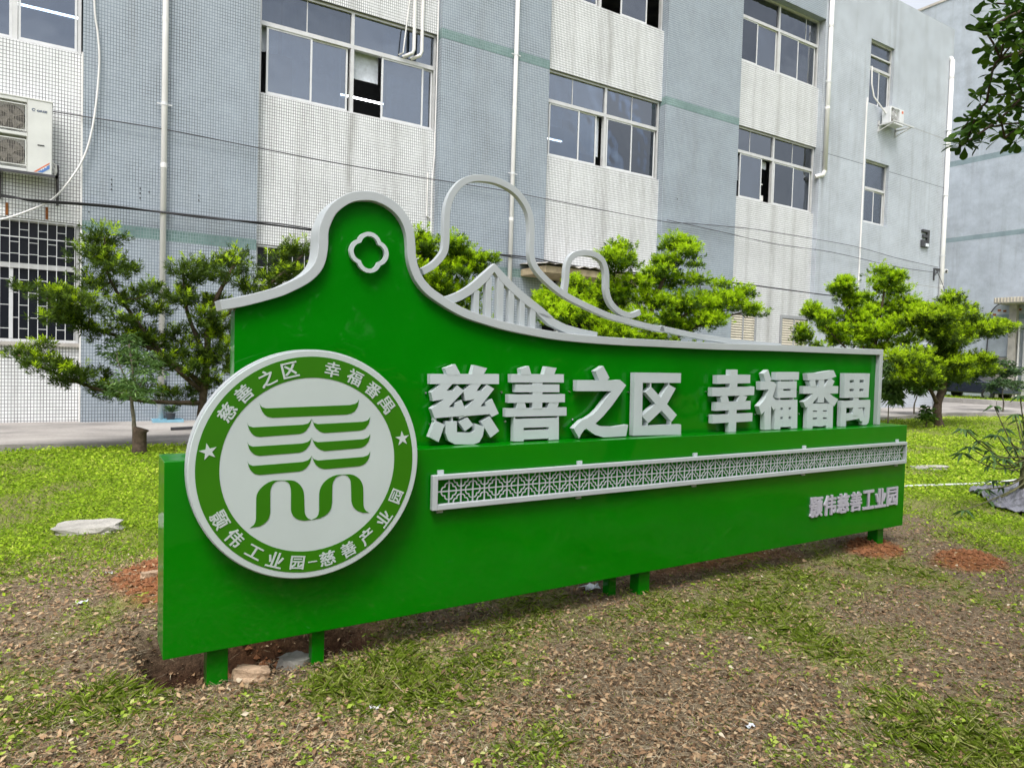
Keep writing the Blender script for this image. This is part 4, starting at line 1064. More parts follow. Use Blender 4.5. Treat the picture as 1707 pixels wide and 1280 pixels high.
MB().box(12.2, 12.3, 0.30, 0.40, 0.05, 4.0).box(11.5, 11.6, 0.30, 0.40, 0.05, 4.0).build('door_frame', 'aluminium', fb)
for a, b in ((19.62, 21.05), (22.42, 24.0)):
    m = MB()
    m.box(a, a + 0.09, 0.14, 0.199, 2.30, 3.60).box(b - 0.09, b, 0.14, 0.199, 2.30, 3.60)
    m.box(a + 0.09, b - 0.09, 0.14, 0.199, 3.49, 3.60).box(a + 0.09, b - 0.09, 0.14, 0.199, 2.30, 2.40)
    m.box((a + b) / 2 - 0.03, (a + b) / 2 + 0.03, 0.14, 0.199, 2.40, 3.49)
    lv = m.build('louvre_window', 'louvre_frame', fb)
    MB().box(a + 0.09, b - 0.09, 0.190, 0.198, 2.40, 3.49).build('backing', 'dark_metal', lv)
    for s0, s1 in ((a + 0.09, (a + b) / 2 - 0.03), ((a + b) / 2 + 0.03, b - 0.09)):
        me = MB().add([(s0, 0.15, 0), (s1, 0.15, 0), (s1, 0.188, 0.075), (s0, 0.188, 0.075), (s0, 0.156, 0), (s1, 0.156, 0), (s1, 0.189, 0.068), (s0, 0.189, 0.068)],
                      [(0, 1, 2, 3), (7, 6, 5, 4), (0, 4, 5, 1), (3, 2, 6, 7)]).mesh('slat')
        me.materials.append(MATS['louvre_cream'])
        for k in range(12):
            share('slat', me, lv, (0, 0, 2.41 + 0.09 * k))
for a in (21.25, 21.85):
    MB().box(a, a + 0.45, 0.17, 0.199, 2.20, 2.32).build('vent', 'louvre_frame', fb)

# rust stains bled from old brackets under the condenser
for x in (-1.28, -0.62):
    MB().box(x, x + 0.045, 0.192, 0.1985, 4.17, 4.42).build('rust_run', 'rust', fb)


def downpipe(x, z0, z1, r, clamps, elbow=None, y=-0.09, name='downpipe'):
    pts = [(x, y, z0), (x, y, z1)]
    o = MB().tube(pts, r, 12).build(name, 'pvc_white', fb, smooth=False)
    o.data.shade_smooth()
    for z in clamps:
        MB().box(x - r * 2.4, x + r * 2.4, y - 0.01, y + 0.012, z - 0.012, z + 0.012).tube([(x, y, z - 0.03), (x, y, z + 0.03)], r * 1.14, 12).build('clamp', 'white_metal', o)
    for z in np.arange(z0 + 2.4, z1, 3.1):
        MB().tube([(x, y, z - 0.05), (x, y, z + 0.05)], r * 1.09, 12).build('coupling', 'pvc_white', o)
    return o


downpipe(1.50, 0.05, TOP - 0.1, 0.062, [2.95, 6.85, 10.9, 14.5])
downpipe(10.28, 0.05, TOP - 0.1, 0.062, [3.6, 6.82, 10.1, 13.6])
o = downpipe(24.33, 9.22, TOP - 0.1, 0.085, [12.6, 15.8])
MB().tube([(24.33, -0.09, 9.24), (24.28, -0.06, 9.08), (24.05, 0.12, 9.0)], 0.085, 12).build('elbow', 'pvc_white', o)
o = downpipe(33.18, 0.05, 15.6, 0.095, [6.9, 9.6, 12.5])
MB().tube([(33.18, -0.09, 15.55), (33.18, -0.02, 15.72), (33.18, 0.10, 15.76)], 0.095, 12).build('elbow', 'pvc_white', o)
o = MB().tube([(26.95, -0.03, 2.0), (26.95, -0.03, 12.3), (26.98, -0.03, 12.6)], 0.035, 8).build('conduit', 'pvc_white', fb)
# two conduits and a loose tube that enter the transom of the window above the sign
for x, r in ((7.30, 0.045), (7.52, 0.045)):
    MB().tube([(x, 0.12, TOP - 2.2), (x, 0.12, 9.55), (x - 0.03, 0.13, 9.46), (x - 0.24, 0.27, 9.36)], r, 10).build('conduit', 'pvc_white', fb)
MB().tube([(7.20, 0.13, 14.8), (7.18, 0.13, 11.0), (7.02, 0.16, 9.42), (6.94, 0.26, 9.38)], 0.018, 8).build('conduit', 'pvc_white', fb)
MB().tube([(7.99, 0.14, 14.8), (7.97, 0.14, 7.0), (7.93, 0.16, 6.2), (7.94, 0.15, 3.3)], 0.02, 8).build('conduit', 'pvc_white', fb)
MB().tube([(7.80, 0.16, 6.5), (7.80, 0.16, 5.35), (7.90, 0.17, 5.32)], 0.024, 8).build('conduit', 'pvc_white', fb)
MB().box(-0.02, 0.012, -0.012, 0.2, 0.05, 7.6).build('corner_bead', 'pvc_white', fb)
for k, (x, z) in enumerate([(0.52, 4.9), (0.52, 5.0), (0.52, 5.1), (1.05, 4.8), (1.05, 4.9), (1.05, 5.0), (2.2, 4.92), (2.2, 5.02), (0.12, 4.38), (1.22, 4.95), (16.7, 7.05), (25.9, 11.9)]):
    MB().box(x, x + 0.022, -0.012, 0.001, z, z + 0.03).build('wall_plug', 'dark_metal', fb)


for x0, x1, z in ((28.79, 33.3, 9.95), (24.2, 27.1, 9.95), (28.79, 33.3, 5.45), (28.79, 33.3, 12.1)):
    MB().box(x0, x1, -0.0015, 0.0005, z, z + 0.016).build('crack', 'dark_metal' if z == 9.95 else 'grille_grey', fb)

# number on the end wall
t = thing('wall_number', 'black block numeral three high on the end wall, small white tag on its foot', 'number sign', (31.4, FY - 0.10, 7.12))
m = MB()
q = lambda a, b, c, d: (31.42 + (a - 360) * 0.00485 - 31.4, 31.42 + (b - 360) * 0.00485 - 31.4, 0, 0.098, (450 - d) * 0.00262, (450 - c) * 0.00262)
for a in ((372, 448, 157, 200), (448, 482, 157, 448), (385, 448, 243, 287), (365, 400, 332, 412), (400, 432, 332, 372), (365, 448, 412, 448)):
    m.box(*q(*a))
m.build('numeral', 'dark_metal', t, bevel=0.006)
v = q(418, 470, 384, 436)
MB().box(v[0], v[1], -0.012, -0.001, v[4], v[5]).build('tag', 'litter_white', t)

# security camera on the far corner
t = thing('security_camera', 'white security camera on a short arm at the far corner', 'camera', (33.46, FY + 0.2, 6.1))
MB().tube([(-0.03, 0, 0.32), (0.2, -0.05, 0.28)], 0.03, 8).build('arm', 'white_metal', t)
MB().box(0.12, 0.42, -0.22, -0.02, 0.08, 0.26).build('housing', 'white_metal', t, bevel=0.03)
MB().tube([(0.2, -0.22, 0.16), (0.2, -0.26, 0.14)], 0.06, 10).build('lens', 'dark_metal', t)


def cable(name, label, pts, r, mat='black_rubber', sub=5, n=6):
    o = MB().tube(smooth_curve(pts, sub), r, n).build(name, mat, smooth=True)
    return tag(o, label, 'cable')


Yc = FY - 0.10
cable('wall_cable', 'thin grey cable strung along the facade at mid height', [(-0.55, FY + 0.1, 6.33), (-0.03, Yc + .05, 6.30), (1.5, Yc, 6.32), (3.4, Yc, 6.28), (5.3, Yc, 6.25), (8.0, Yc, 6.27), (10.2, Yc, 6.31), (11.5, Yc, 6.28), (16.0, Yc, 6.23), (17.2, Yc, 6.32), (20.0, Yc, 6.50), (22.0, Yc, 6.55), (26.4, Yc, 6.58), (29.5, Yc, 6.42), (32.8, Yc, 6.34)], 0.012, 'dark_metal')
cable('wall_cable', 'sagging grey cable just under the thin one, right half of the facade', [(16.2, Yc, 6.30), (18.6, Yc - .03, 6.22), (21.5, Yc - .03, 6.12), (25.0, Yc - .03, 6.18), (29.5, Yc, 6.05), (32.7, Yc, 6.10)], 0.012, 'dark_metal')
Yd = FY - 0.14
cable('cable_bundle', 'thick black cable bundle running above the barred ground-floor window', [(-3.4, Yd, 4.55), (-1.35, Yd, 4.50), (-0.8, Yd, 4.45), (0.0, Yd, 4.50), (1.5, Yd, 4.55), (3.4, Yd, 4.56), (4.7, Yd, 4.55), (8.0, Yd, 4.48), (10.7, Yd, 4.54), (12.0, Yd, 4.47), (13.6, Yd, 4.44), (16.5, Yd, 4.50), (19.8, Yd, 4.53), (23.7, Yd, 4.50), (25.6, Yd, 4.50)], 0.021)
cable('cable_bundle', 'second black cable twisted along the thick bundle on the facade', [(-2.6, Yd - .03, 4.50), (-1.2, Yd - .03, 4.46), (0.6, Yd - .03, 4.55), (2.2, Yd - .03, 4.52), (4.0, Yd - .03, 4.60), (6.4, Yd - .03, 4.50), (9.5, Yd - .03, 4.50), (12.2, Yd - .03, 4.42), (14.4, Yd - .03, 4.28), (15.6, Yd - .03, 4.32)], 0.014)
cable('hose', 'long white hose hanging in a loose curve down the facade', [(0.15, FY - .06, 11.0), (0.19, FY - .06, 8.7), (0.26, FY - .06, 8.0), (0.29, FY - .07, 7.4), (0.22, FY - .08, 6.4), (0.09, FY - .09, 5.65), (-0.12, FY - .1, 5.12), (-0.47, FY - .11, 4.57), (-0.9, FY - .12, 4.25), (-1.35, FY - .13, 4.02), (-1.9, FY - .13, 3.9)], 0.020, 'pvc_white')
o = cable('stay_wire', 'thin dark wire dropping from the corner bracket beside the end pipe', [(32.7, Yc, 6.2), (33.3, Yc - .1, 5.3), (33.7, Yc, 4.3)], 0.012)
t = thing('cable_bracket', 'black steel angle bracket holding cables by the end downpipe', 'bracket', (32.62, FY, 5.75))
MB().box(0, 0.06, -0.05, -0.001, 0, 0.55).build('upright', 'dark_metal', t)
MB().box(0.06, 0.5, -0.05, -0.01, 0.50, 0.56).build('arm', 'dark_metal', t)
MB().tube([(0.05, -0.03, 0.2), (0.40, -0.03, 0.5)], 0.022, 6).build('brace', 'dark_metal', t)


def fan_grille(root, cx, cz, hw, y):
    m = MB()
    m.box(cx - hw, cx + hw, y, y + 0.015, cz + hw * .93, cz + hw).box(cx - hw, cx + hw, y, y + 0.015, cz - hw, cz - hw * .93)
    m.box(cx - hw, cx - hw * .93, y, y + 0.015, cz - hw * .93, cz + hw * .93).box(cx + hw * .93, cx + hw, y, y + 0.015, cz - hw * .93, cz + hw * .93)
    g = m.build('fan_guard', 'ac_cream', root)
    wires = MB()
    nW = 18
    for i in range(1, nW):
        x = cx - hw * .93 + 2 * hw * .93 * i / nW
        wires.box(x - 0.0045, x + 0.0045, y + 0.002, y + 0.010, cz - hw * .93, cz + hw * .93)
    for i in range(1, 4):
        z = cz - hw * .93 + 2 * hw * .93 * i / 4
        wires.box(cx - hw * .93, cx + hw * .93, y + 0.0105, y + 0.0145, z - 0.003, z + 0.003)
    wires.build('guard_wires', 'grille_grey', g)
    fan = MB()
    n = 24
    fan.prism([(cx + hw * .22 * math.cos(6.283 * k / n), cz + hw * .22 * math.sin(6.283 * k / n)) for k in range(n)], y + 0.05, y + 0.12)
    for k in range(4):
        a = 6.283 * k / 4 + 0.4
        P = [(cx + r_ * hw * .86 * math.cos(a + d), cz + r_ * hw * .86 * math.sin(a + d)) for r_, d in ((.26, -.3), (1, -.1), (1, .75), (.26, .5))]
        fan.prism(P, y + 0.06, y + 0.075)
    fan.build('fan', 'grille_grey', g)
    n = 28
    MB().prism([(cx + hw * .92 * math.cos(6.283 * k / n), cz + hw * .92 * math.sin(6.283 * k / n)) for k in range(n)], y + 0.13, y + 0.14).build('shroud', 'fan_dark', g)
    return g


# big two-fan condenser at the left edge
t = thing('air_conditioner', 'large two-fan outdoor condenser on brackets beside the left window bay', 'air conditioner', (-1.46, FY + 0.19 - 0.48, 4.98))
m = MB()
W_, H_, D_ = 0.955, 1.40, 0.34
m.box(0, W_, 0.16, D_, 0, H_).box(0, 0.02, 0, 0.16, 0, H_).box(0.545, W_, 0, 0.16, 0, H_).box(0.02, 0.545, 0, 0.16, H_ - 0.07, H_).box(0.02, 0.545, 0, 0.16, 0, 0.055).box(0.02, 0.545, 0, 0.16, 0.68, 0.74)
m.build('casing', 'ac_cream', t, bevel=0.006)
MB().box(-0.01, W_ + 0.01, -0.01, D_ + 0.01, H_ + 0.001, H_ + 0.03).build('lid', 'ac_cream', t, bevel=0.006)
MB().box(0.553, 0.557, -0.003, 0.001, 0.01, H_ - 0.01).build('seam', 'grille_grey', t)
fan_grille(t, 0.283, 1.035, 0.255, 0.004)
fan_grille(t, 0.283, 0.365, 0.255, 0.004)
lt = letter('lettering', 'GREE', 0.79, 1.205, 0.17, 0.038, -0.004, 0.0035, 0.012, 0, 'ink_blue', t)
n = 14
MB().ribbon([(0.655 + 0.026 * math.cos(a), 1.212 + 0.022 * math.sin(a)) for a in [0.3 + 5.2 * k / n for k in range(n + 1)]], 0.012, -0.004, -0.0005).build('emblem', 'ink_blue', t)
MB().box(0.72, 0.83, -0.006, -0.0005, 0.535, 0.555).build('handle_slot', 'black_rubber', t)
MB().prism([(0.66, 0.02), (0.70, 0.02), (0.92, 0.21), (0.92, 0.235)], -0.003, -0.0005).build('sticker_stripe', 'sticker_red', t)
MB().prism([(0.72, 0.02), (0.80, 0.02), (0.92, 0.115), (0.92, 0.19)], -0.003, -0.0005).build('sticker', 'sticker_blue', t)
for a, b in ((0.775, 0.062), (0.805, 0.085), (0.845, 0.118)):
    MB().prism([(a, b), (a + .022, b + .004), (a + .026, b + .034), (a + .004, b + .03)], -0.005, -0.0031).build('sticker_mark', 'litter_white', t)
MB().tube([(W_, 0.22, 0.28), (W_ + 0.06, 0.22, 0.26), (W_ + 0.07, 0.24, 0.12), (W_ + 0.02, 0.3, 0.02)], 0.018, 8).tube([(W_, 0.2, 0.2), (W_ + 0.04, 0.2, 0.18), (W_ + 0.05, 0.24, 0.05)], 0.014, 8).build('refrigerant_pipe', 'pvc_white', t)
br = MB()
for x in (0.06, W_ + 0.06):
    br.box(x, x + 0.05, -0.04, 0.47, -0.05, -0.005).box(x, x + 0.05, 0.43, 0.475, -0.50, 0.30)
    br.tube([(x + .025, 0.02, -0.05), (x + .025, 0.45, -0.42)], 0.02, 6)
br.box(-0.1, W_ + 0.12, -0.04, 0.0, -0.05, -0.005)
br.build('bracket', 'dark_metal', t)

# small condenser by the upper end window
t = thing('air_conditioner', 'small white one-fan condenser under the top window of the end wall', 'air conditioner', (27.92, FY - 0.46, 11.72))
MB().box(0, 0.98, 0.10, 0.36, 0, 0.66).box(0, 0.08, 0, 0.10, 0, 0.66).box(0.66, 0.98, 0, 0.10, 0, 0.66).box(0.08, 0.66, 0, 0.10, 0.60, 0.66).box(0.08, 0.66, 0, 0.10, 0, 0.06).build('casing', 'white_metal', t, bevel=0.012)
n = 28
cc = [(0.37 + 0.27 * math.cos(6.283 * k / n), 0.33 + 0.26 * math.sin(6.283 * k / n)) for k in range(n)]
MB().prism(cc, 0.07, 0.09).build('shroud', 'grille_grey', t)
g = MB()
for rr in (0.09, 0.15, 0.21, 0.262):
    g.ribbon([(0.37 + rr * math.cos(6.283 * k / n), 0.33 + rr * math.sin(6.283 * k / n)) for k in range(n)], 0.012, -0.006, 0.004, closed=True)
for k in range(10):
    a = 6.283 * k / 10
    g.ribbon([(0.37 + 0.05 * math.cos(a), 0.33 + 0.05 * math.sin(a)), (0.37 + 0.26 * math.cos(a), 0.33 + 0.26 * math.sin(a))], 0.008, -0.003, 0.003)
g.prism([(0.37 + 0.05 * math.cos(6.283 * k / n), 0.33 + 0.05 * math.sin(6.283 * k / n)) for k in range(n)], -0.008, 0.0)
g.build('fan_guard', 'white_metal', t)
MB().box(0.80, 0.92, -0.004, -0.0005, 0.50, 0.60).build('badge', 'sticker_red', t)
MB().tube([(0, 0.2, 0.4), (-0.12, 0.22, 0.5), (-0.55, 0.40, 1.0), (-0.70, 0.43, 1.5), (-0.72, 0.44, 2.2)], 0.03, 8).build('refrigerant_pipe', 'pvc_white', t)
b = MB()
for x in (-0.1, 1.12):
    b.box(x, x + 0.05, -0.25, 0.45, -0.07, -0.02).box(x, x + 0.05, 0.40, 0.458, -0.30, 0.15)
    b.tube([(x + .025, -0.2, -0.07), (x + .025, 0.44, -0.28)], 0.025, 6)
b.box(-0.15, 1.3, -0.27, -0.22, -0.07, -0.02)
b.build('bracket', 'aluminium', t)

# ------------------------------------------------------------------ neighbouring building on the right
BX = 47.6
nb = thing('neighbour_building', 'tall blue-grey tiled block with dark bands on the far right', 'building', (BX, 20, 0))
zs = [-0.3, 4.95, 5.25, 10.0, 10.3, 14.85, 15.2, 25.7]
for i in range(len(zs) - 1):
    MB().box(0 if i % 2 == 0 else -0.004, 12, -14, 34, zs[i], zs[i + 1]).build('tile_band' if i % 2 else 'tiled_wall', 'far_band' if i % 2 else 'far_tile', nb)
MB().box(-0.06, 12, -14.05, 34.05, 25.7, 25.85).build('parapet_cap', 'concrete', nb)
cpy = MB().box(-1.5, -0.001, -8, 0.46, 5.80, 6.14).build('canopy', 'concrete', nb, bevel=0.02)
cs = MB()
for k in range(50):
    yk = 0.40 - k * 0.168
    cs.box(-1.53, -1.501, yk - 0.06, yk, 5.86, 6.14)
cs.build('canopy_ribs', 'louvre_cream', cpy)
MB().box(-0.35, -0.005, -0.28, 0.10, 0.0, 5.8).build('pillar', 'concrete', nb)
MB().box(-0.06, -0.005, 0.15, 1.22, 2.7, 4.55).build('wall_panel', 'far_tile', nb)
MB().box(-0.05, -0.005, 0.15, 1.22, 0.0, 2.65).build('door', 'grille_grey', nb)
MB().box(-0.30, -0.005, -3.2, -0.7, 0.0, 4.6).build('roller_door', 'aluminium', nb)
MB().tube([(-0.2, -0.42, 0.3), (-0.2, -0.42, 4.6)], 0.05, 8).build('downpipe', 'pvc_white', nb)
MB().tube(smooth_curve([(-0.1, 0.45, 6.0), (-0.1, 0.95, 5.75), (-0.1, 1.25, 5.2), (-0.1, 1.3, 4.2), (-0.1, 1.34, 2.3)]), 0.035, 6).build('conduit', 'dark_metal', nb)
for y, z in ((0.4, 5.4), (0.7, 5.45), (-0.4, 5.45), (0.95, 5.2)):
    MB().box(-0.012, -0.005, y, y + 0.18, z, z + 0.12).build('rust_spot', 'rust', nb)

# parked car behind the verge
t = thing('parked_car', 'dark parked saloon car half hidden behind the small trees on the far verge', 'car', (44.4, 20.6, 0.16), (0, 0, R(-97)))
prof = [(-2.2, 0.35), (-2.22, 0.75), (-2.05, 0.95), (-1.55, 1.02), (-0.95, 1.42), (0.55, 1.44), (1.15, 1.02), (2.0, 0.88), (2.2, 0.70), (2.22, 0.35)]
MB().prism(prof, -0.86, 0.86).build('body', 'car_paint', t, bevel=0.05)
for s in (-1, 1):
    MB().prism([(-1.30, 1.05), (-0.88, 1.36), (-0.25, 1.38), (-0.25, 1.05)], s * 0.862, s * 0.872).build('side_window', 'car_glass', t)
    MB().prism([(-0.18, 1.05), (-0.18, 1.38), (0.48, 1.38), (0.95, 1.05)], s * 0.862, s * 0.872).build('side_window', 'car_glass', t)
    MB().box(-1.5, 1.1, min(s * .863, s * .876), max(s * .863, s * .876), 0.985, 1.02).build('window_trim', 'chrome', t)
    MB().box(-2.23, -2.1, min(s * .55, s * .82), max(s * .55, s * .82), 0.72, 0.86).build('tail_lamp', 'sticker_red', t)
    MB().box(2.12, 2.235, min(s * .5, s * .82), max(s * .5, s * .82), 0.62, 0.76).build('headlight', 'chrome', t)
    for x in (-1.38, 1.38):
        n = 20
        wl = MB().prism([(x + 0.32 * math.cos(6.283 * k / n), 0.32 + 0.32 * math.sin(6.283 * k / n)) for k in range(n)], s * 0.68, s * 0.885).build('wheel', 'black_rubber', t)
        MB().prism([(x + 0.19 * math.cos(6.283 * k / n), 0.32 + 0.19 * math.sin(6.283 * k / n)) for k in range(n)], s * 0.886, s * 0.895).build('rim', 'chrome', wl)

# ------------------------------------------------------------------ the green entrance sign
sg = thing('entrance_sign', 'long green and grey charity park sign with round emblem, wok-ear gable outline and raised lettering', 'sign', (0.3325, 3.5, 0.0), (0, R(-0.25), R(-0.18)))
BL, B0, B1, BD = 6.045, 0.1815, 1.093, 0.27
MB().box(0, BL, 0, BD, B0, B1).build('base_box', 'green_paint', sg, bevel=0.003)
# gabled panel behind the letters
curve = smooth_curve(TRIM, 5)
PF = 0.155
off = []
for i, p in enumerate(curve):
    a, b = Vector(curve[max(i - 1, 0)]), Vector(curve[min(i + 1, len(curve) - 1)])
    t = (b - a).normalized()
    off.append((p[0] + t.y * 0.025, p[1] - t.x * 0.025))
pl = [(0.32, B1 + 0.001)] + [(0.32, 1.80)] + [q for q in off if q[0] > 0.335] 
pl[-1] = (5.79, pl[-1][1])
pl.append((5.79, B1 + 0.001))
MB().prism(pl, PF, 0.262).build('gable_panel', 'green_paint', sg)
MB().ribbon(off, 0.05, 0.115, 0.275).build('trim', 'trim_paint', sg, bevel=0.003)
MB().box(5.769, 5.8135, 0.1155, 0.2745, B1 + 0.001, off[-1][1] - 0.024).build('end_post', 'trim_paint', sg, bevel=0.003)
# wok-ear outlines and suspension bridge behind the gable
MB().ribbon(smooth_curve(RINGBIG, 5), 0.040, 0.185, 0.225).build('gable_outline', 'trim_paint', sg, bevel=0.003)['label'] = 'tall open wok-ear outline'
MB().ribbon(smooth_curve(RINGSMALL, 5), 0.040, 0.1865, 0.2235).build('gable_outline', 'trim_paint', sg, bevel=0.003)['label'] = 'small open wok-ear outline'
MB().ribbon(smooth_curve(CABLE + CABLE2[1:], 1), 0.052, 0.18, 0.222).build('bridge_cable', 'trim_paint', sg, bevel=0.002)
for x0, x1, z1, z0 in BARS:
    MB().box(x0, x1, 0.1815, 0.2205, z0 - 0.05, z1 + 0.012).build('bridge_hanger', 'trim_paint', sg, bevel=0.002)
# quatrefoil ornament
n = 96
quat = []
for k in range(n):
    th = 2 * math.pi * k / n
    best = 0
    for j in range(4):
        a = j * math.pi / 2
        d, rho = 0.42, 0.58
        c = math.cos(th - a)
        disc = rho * rho - d * d * (1 - c * c)
        if disc > 0:
            best = max(best, d * c + math.sqrt(disc))
    quat.append(best)
QX, QZ, QR = 0.991, 2.149, 0.098
MB().ribbon([(QX + QR * quat[k] * math.cos(2 * math.pi * k / n), QZ + QR * quat[k] * math.sin(2 * math.pi * k / n)) for k in range(n)], 0.022, 0.118, 0.142, closed=True).build('quatrefoil', 'letter_paint', sg)
for a in (0, 90, 180, 270):
    x, z = QX + QR * 0.92 * math.cos(R(a)), QZ + QR * 0.92 * math.sin(R(a))
    MB().tube([(x, 0.1405, z), (x, PF + 0.001, z)], 0.005, 8).build('peg', 'chrome', sg)

# raised characters standing on the ledge
NAMES = {'ci': '慈', 'shan': '善', 'zhi': '之', 'qu': '区', 'xing': '幸', 'fu': '福', 'fan': '番', 'yu': '禺'}
for k, strokes in LET.items():
    m = MB()
    for i, st in enumerate(strokes):
        m.prism(st, 0.09 + 0.0006 * i, 0.134 - 0.0005 * i)
    o = m.build('character', 'letter_paint', sg)
    o['label'] = 'raised grey character ' + NAMES[k]
    xs = [p[0] for st in strokes for p in st]
    zs_ = [p[1] for st in strokes for p in st]
    pg = MB()
    for x, z in ((min(xs) + .03, min(zs_) + .30), (min(xs) + .06, min(zs_) + .12)):
        pg.tube([(x - 0.03, 0.145, z), (x - 0.03, PF + 0.001, z)], 0.006, 8)
    pg.build('peg', 'chrome', o)

# round emblem in front of the box
ECX, ECZ, ER = 0.642, 1.0587, 0.5567
EY = -0.10
n = 128
em = MB().prism([(ECX + ER * math.cos(6.28318 * k / n), ECZ + ER * math.sin(6.28318 * k / n)) for k in range(n)], EY, -0.022).build('emblem', 'emblem_grey', sg, bevel=0.003)
rim = MB().ribbon([(ECX + (ER - 0.0015) * math.cos(6.28318 * k / n), ECZ + (ER - 0.0015) * math.sin(6.28318 * k / n)) for k in range(n)], 0.012, -0.088, -0.0215, closed=True)
rim.build('rim', 'trim_paint', em)
MB().ribbon([(ECX + 0.476 * math.cos(6.28318 * k / n), ECZ + 0.476 * math.sin(6.28318 * k / n)) for k in range(n)], 0.102, EY - 0.0015, EY + 0.001, closed=True).build('green_ring', 'emblem_green', em)
for i, p in enumerate(LOGO):
    MB().prism(p, EY - 0.0015 - 0.0001 * i, EY + 0.001).build('emblem_stroke', 'emblem_green', em)
CH = [('慈', 146.3), ('善', 132.8), ('之', 117.5), ('区', 103.9), ('幸', 78.8), ('福', 64.3), ('番', 50.3), ('禺', 37.3),
      ('颢', -151.3), ('伟', -137.9), ('工', -123.8), ('业', -110.8), ('园', -97.9), ('慈', -80.1), ('善', -66.8), ('产', -53.5), ('业', -38.9), ('园', -23.5)]
for ch, a in CH:
    rr = 0.474 if a > 0 else 0.479
    x, z = ECX + rr * math.cos(R(a)), ECZ + rr * math.sin(R(a))
    w_, h_ = (0.078, 0.074) if ch != '园' else (0.068, 0.066)
    if ch == '工':
        h_ = 0.056
    ang = R(a - 90) if a > 0 else R(a + 90)
    letter('emblem_character', ch, x, z, w_, h_, EY - 0.0035, 0.0028, 0.022, ang, 'emblem_grey', em)
x, z = ECX + 0.479 * math.cos(R(-89)), ECZ + 0.479 * math.sin(R(-89))
MB().prism([(x - 0.022, z - 0.0035), (x + 0.022, z - 0.0035 + 0.001), (x + 0.022, z + 0.0025), (x - 0.022, z + 0.002)], EY - 0.0035, EY).build('emblem_dash', 'emblem_grey', em)
for a, tw in ((169.7, 12), (13.3, 6)):
    x, z = ECX + 0.480 * math.cos(R(a)), ECZ + 0.480 * math.sin(R(a))
    P = []
    for k in range(10):
        r_ = 0.040 if k % 2 == 0 else 0.0155
        P.append((x + r_ * math.cos(R(90 + 36 * k + tw)), z + r_ * math.sin(R(90 + 36 * k + tw))))
    MB().prism(P, EY - 0.0035, EY).build('emblem_star', 'emblem_grey', em)
for a in (178, 182):
    MB().tube([(ECX - 0.50, -0.0225, ECZ + 0.1 * (a - 180)), (ECX - 0.50, 0.001, ECZ + 0.1 * (a - 180))], 0.02, 8).build('mount', 'dark_metal', em)

# lattice grille
gx0, gx1, gz0, gz1 = 1.3185, 5.981, 0.7560, 0.9495
ix0, ix1, iz0, iz1 = 1.3500, 5.9680, 0.7862, 0.9238
m = MB()
y0, y1 = -0.045, -0.012
m.box(gx0, ix0, y0, y1, gz0, gz1).box(ix1, gx1, y0, y1, gz0, gz1).box(ix0, ix1, y0, y1, iz1, gz1).box(ix0, ix1, y0, y1, gz0, iz0)
gr = m.build('grille', 'trim_paint', sg, bevel=0.003)
A = (ix1 - ix0) / 61
zc = (iz0 + iz1) / 2
vb = MB().box(-0.0033, 0.0033, -0.029, -0.022, iz0 + .0002, iz1 - .0002).mesh('lattice_bar')
vb.materials.append(MATS['trim_paint'])
for k in range(1, 61):
    share('lattice_bar', vb, gr, (ix0 + A * k, 0, 0))
MB().box(ix0 + .0002, ix1 - .0002, -0.0283, -0.0227, zc - 0.0033, zc + 0.0033).build('lattice_rail', 'trim_paint', gr)


def lattice_ring(half):
    """stepped quatrefoil: rounded ends on the axes, a notch on each diagonal"""
    Rr = 0.0475
    pts = []
    steps = [(90, 1.0), (72, 0.985), (58, 0.93), (50, 0.80), (45, 0.735), (40, 0.80), (32, 0.93), (18, 0.985), (0, 1.0)]
    quarter = [(Rr * r_ * math.cos(R(a)), Rr * r_ * math.sin(R(a))) for a, r_ in steps]
    full = []
    for s in range(4):
        c_, s_ = math.cos(-s * math.pi / 2), math.sin(-s * math.pi / 2)
        full += [(p[0] * c_ - p[1] * s_, p[0] * s_ + p[1] * c_) for p in quarter[:-1]]
    if half == 0:
        return MB().ribbon(full, 0.0062, -0.0276, -0.0234, closed=True)
    pts = [p for p in full if (p[1] * half) >= -1e-6]
    pts.sort(key=lambda p: p[0])
    return MB().ribbon(pts, 0.0062, -0.0276, -0.0234)


rings = {}
for h in (0, 1, -1):
    rings[h] = lattice_ring(h).mesh('lattice_ring')
    fix_normals(rings[h])
    rings[h].materials.append(MATS['trim_paint'])
for k in range(1, 61):
    if k % 2:
        share('lattice_ring', rings[0], gr, (ix0 + A * k, 0, zc))
    else:
        share('lattice_ring', rings[1], gr, (ix0 + A * k, 0, iz0))
        share('lattice_ring', rings[-1], gr, (ix0 + A * k, 0, iz1))
tb = MB().box(-0.018, 0.018, -0.0125, -0.001, 0, 0.022).mesh('tab')
tb.materials.append(MATS['letter_paint'])
for x in (1.3806, 2.3438, 3.3592, 4.5718, 5.8819):
    share('tab', tb, gr, (x, 0, gz1 + 0.0002))
    share('tab', tb, gr, (x, 0, gz0 - 0.0222))

# small grey line of characters low on the right
cx0, cx1 = 4.665, 5.933
pitch = (cx1 - cx0) / 7
for i, ch in enumerate('颢伟慈善工业园'):
    o = letter('small_character', ch, cx0 + pitch * (i + 0.5), 0.4645, pitch * 0.90, 0.165, -0.014, 0.012, 0.040, 0, 'small_letter_paint', sg)
    if ch == '业':
        o.scale = (1, 1, 1)
    o['label'] = 'small grey character ' + ch
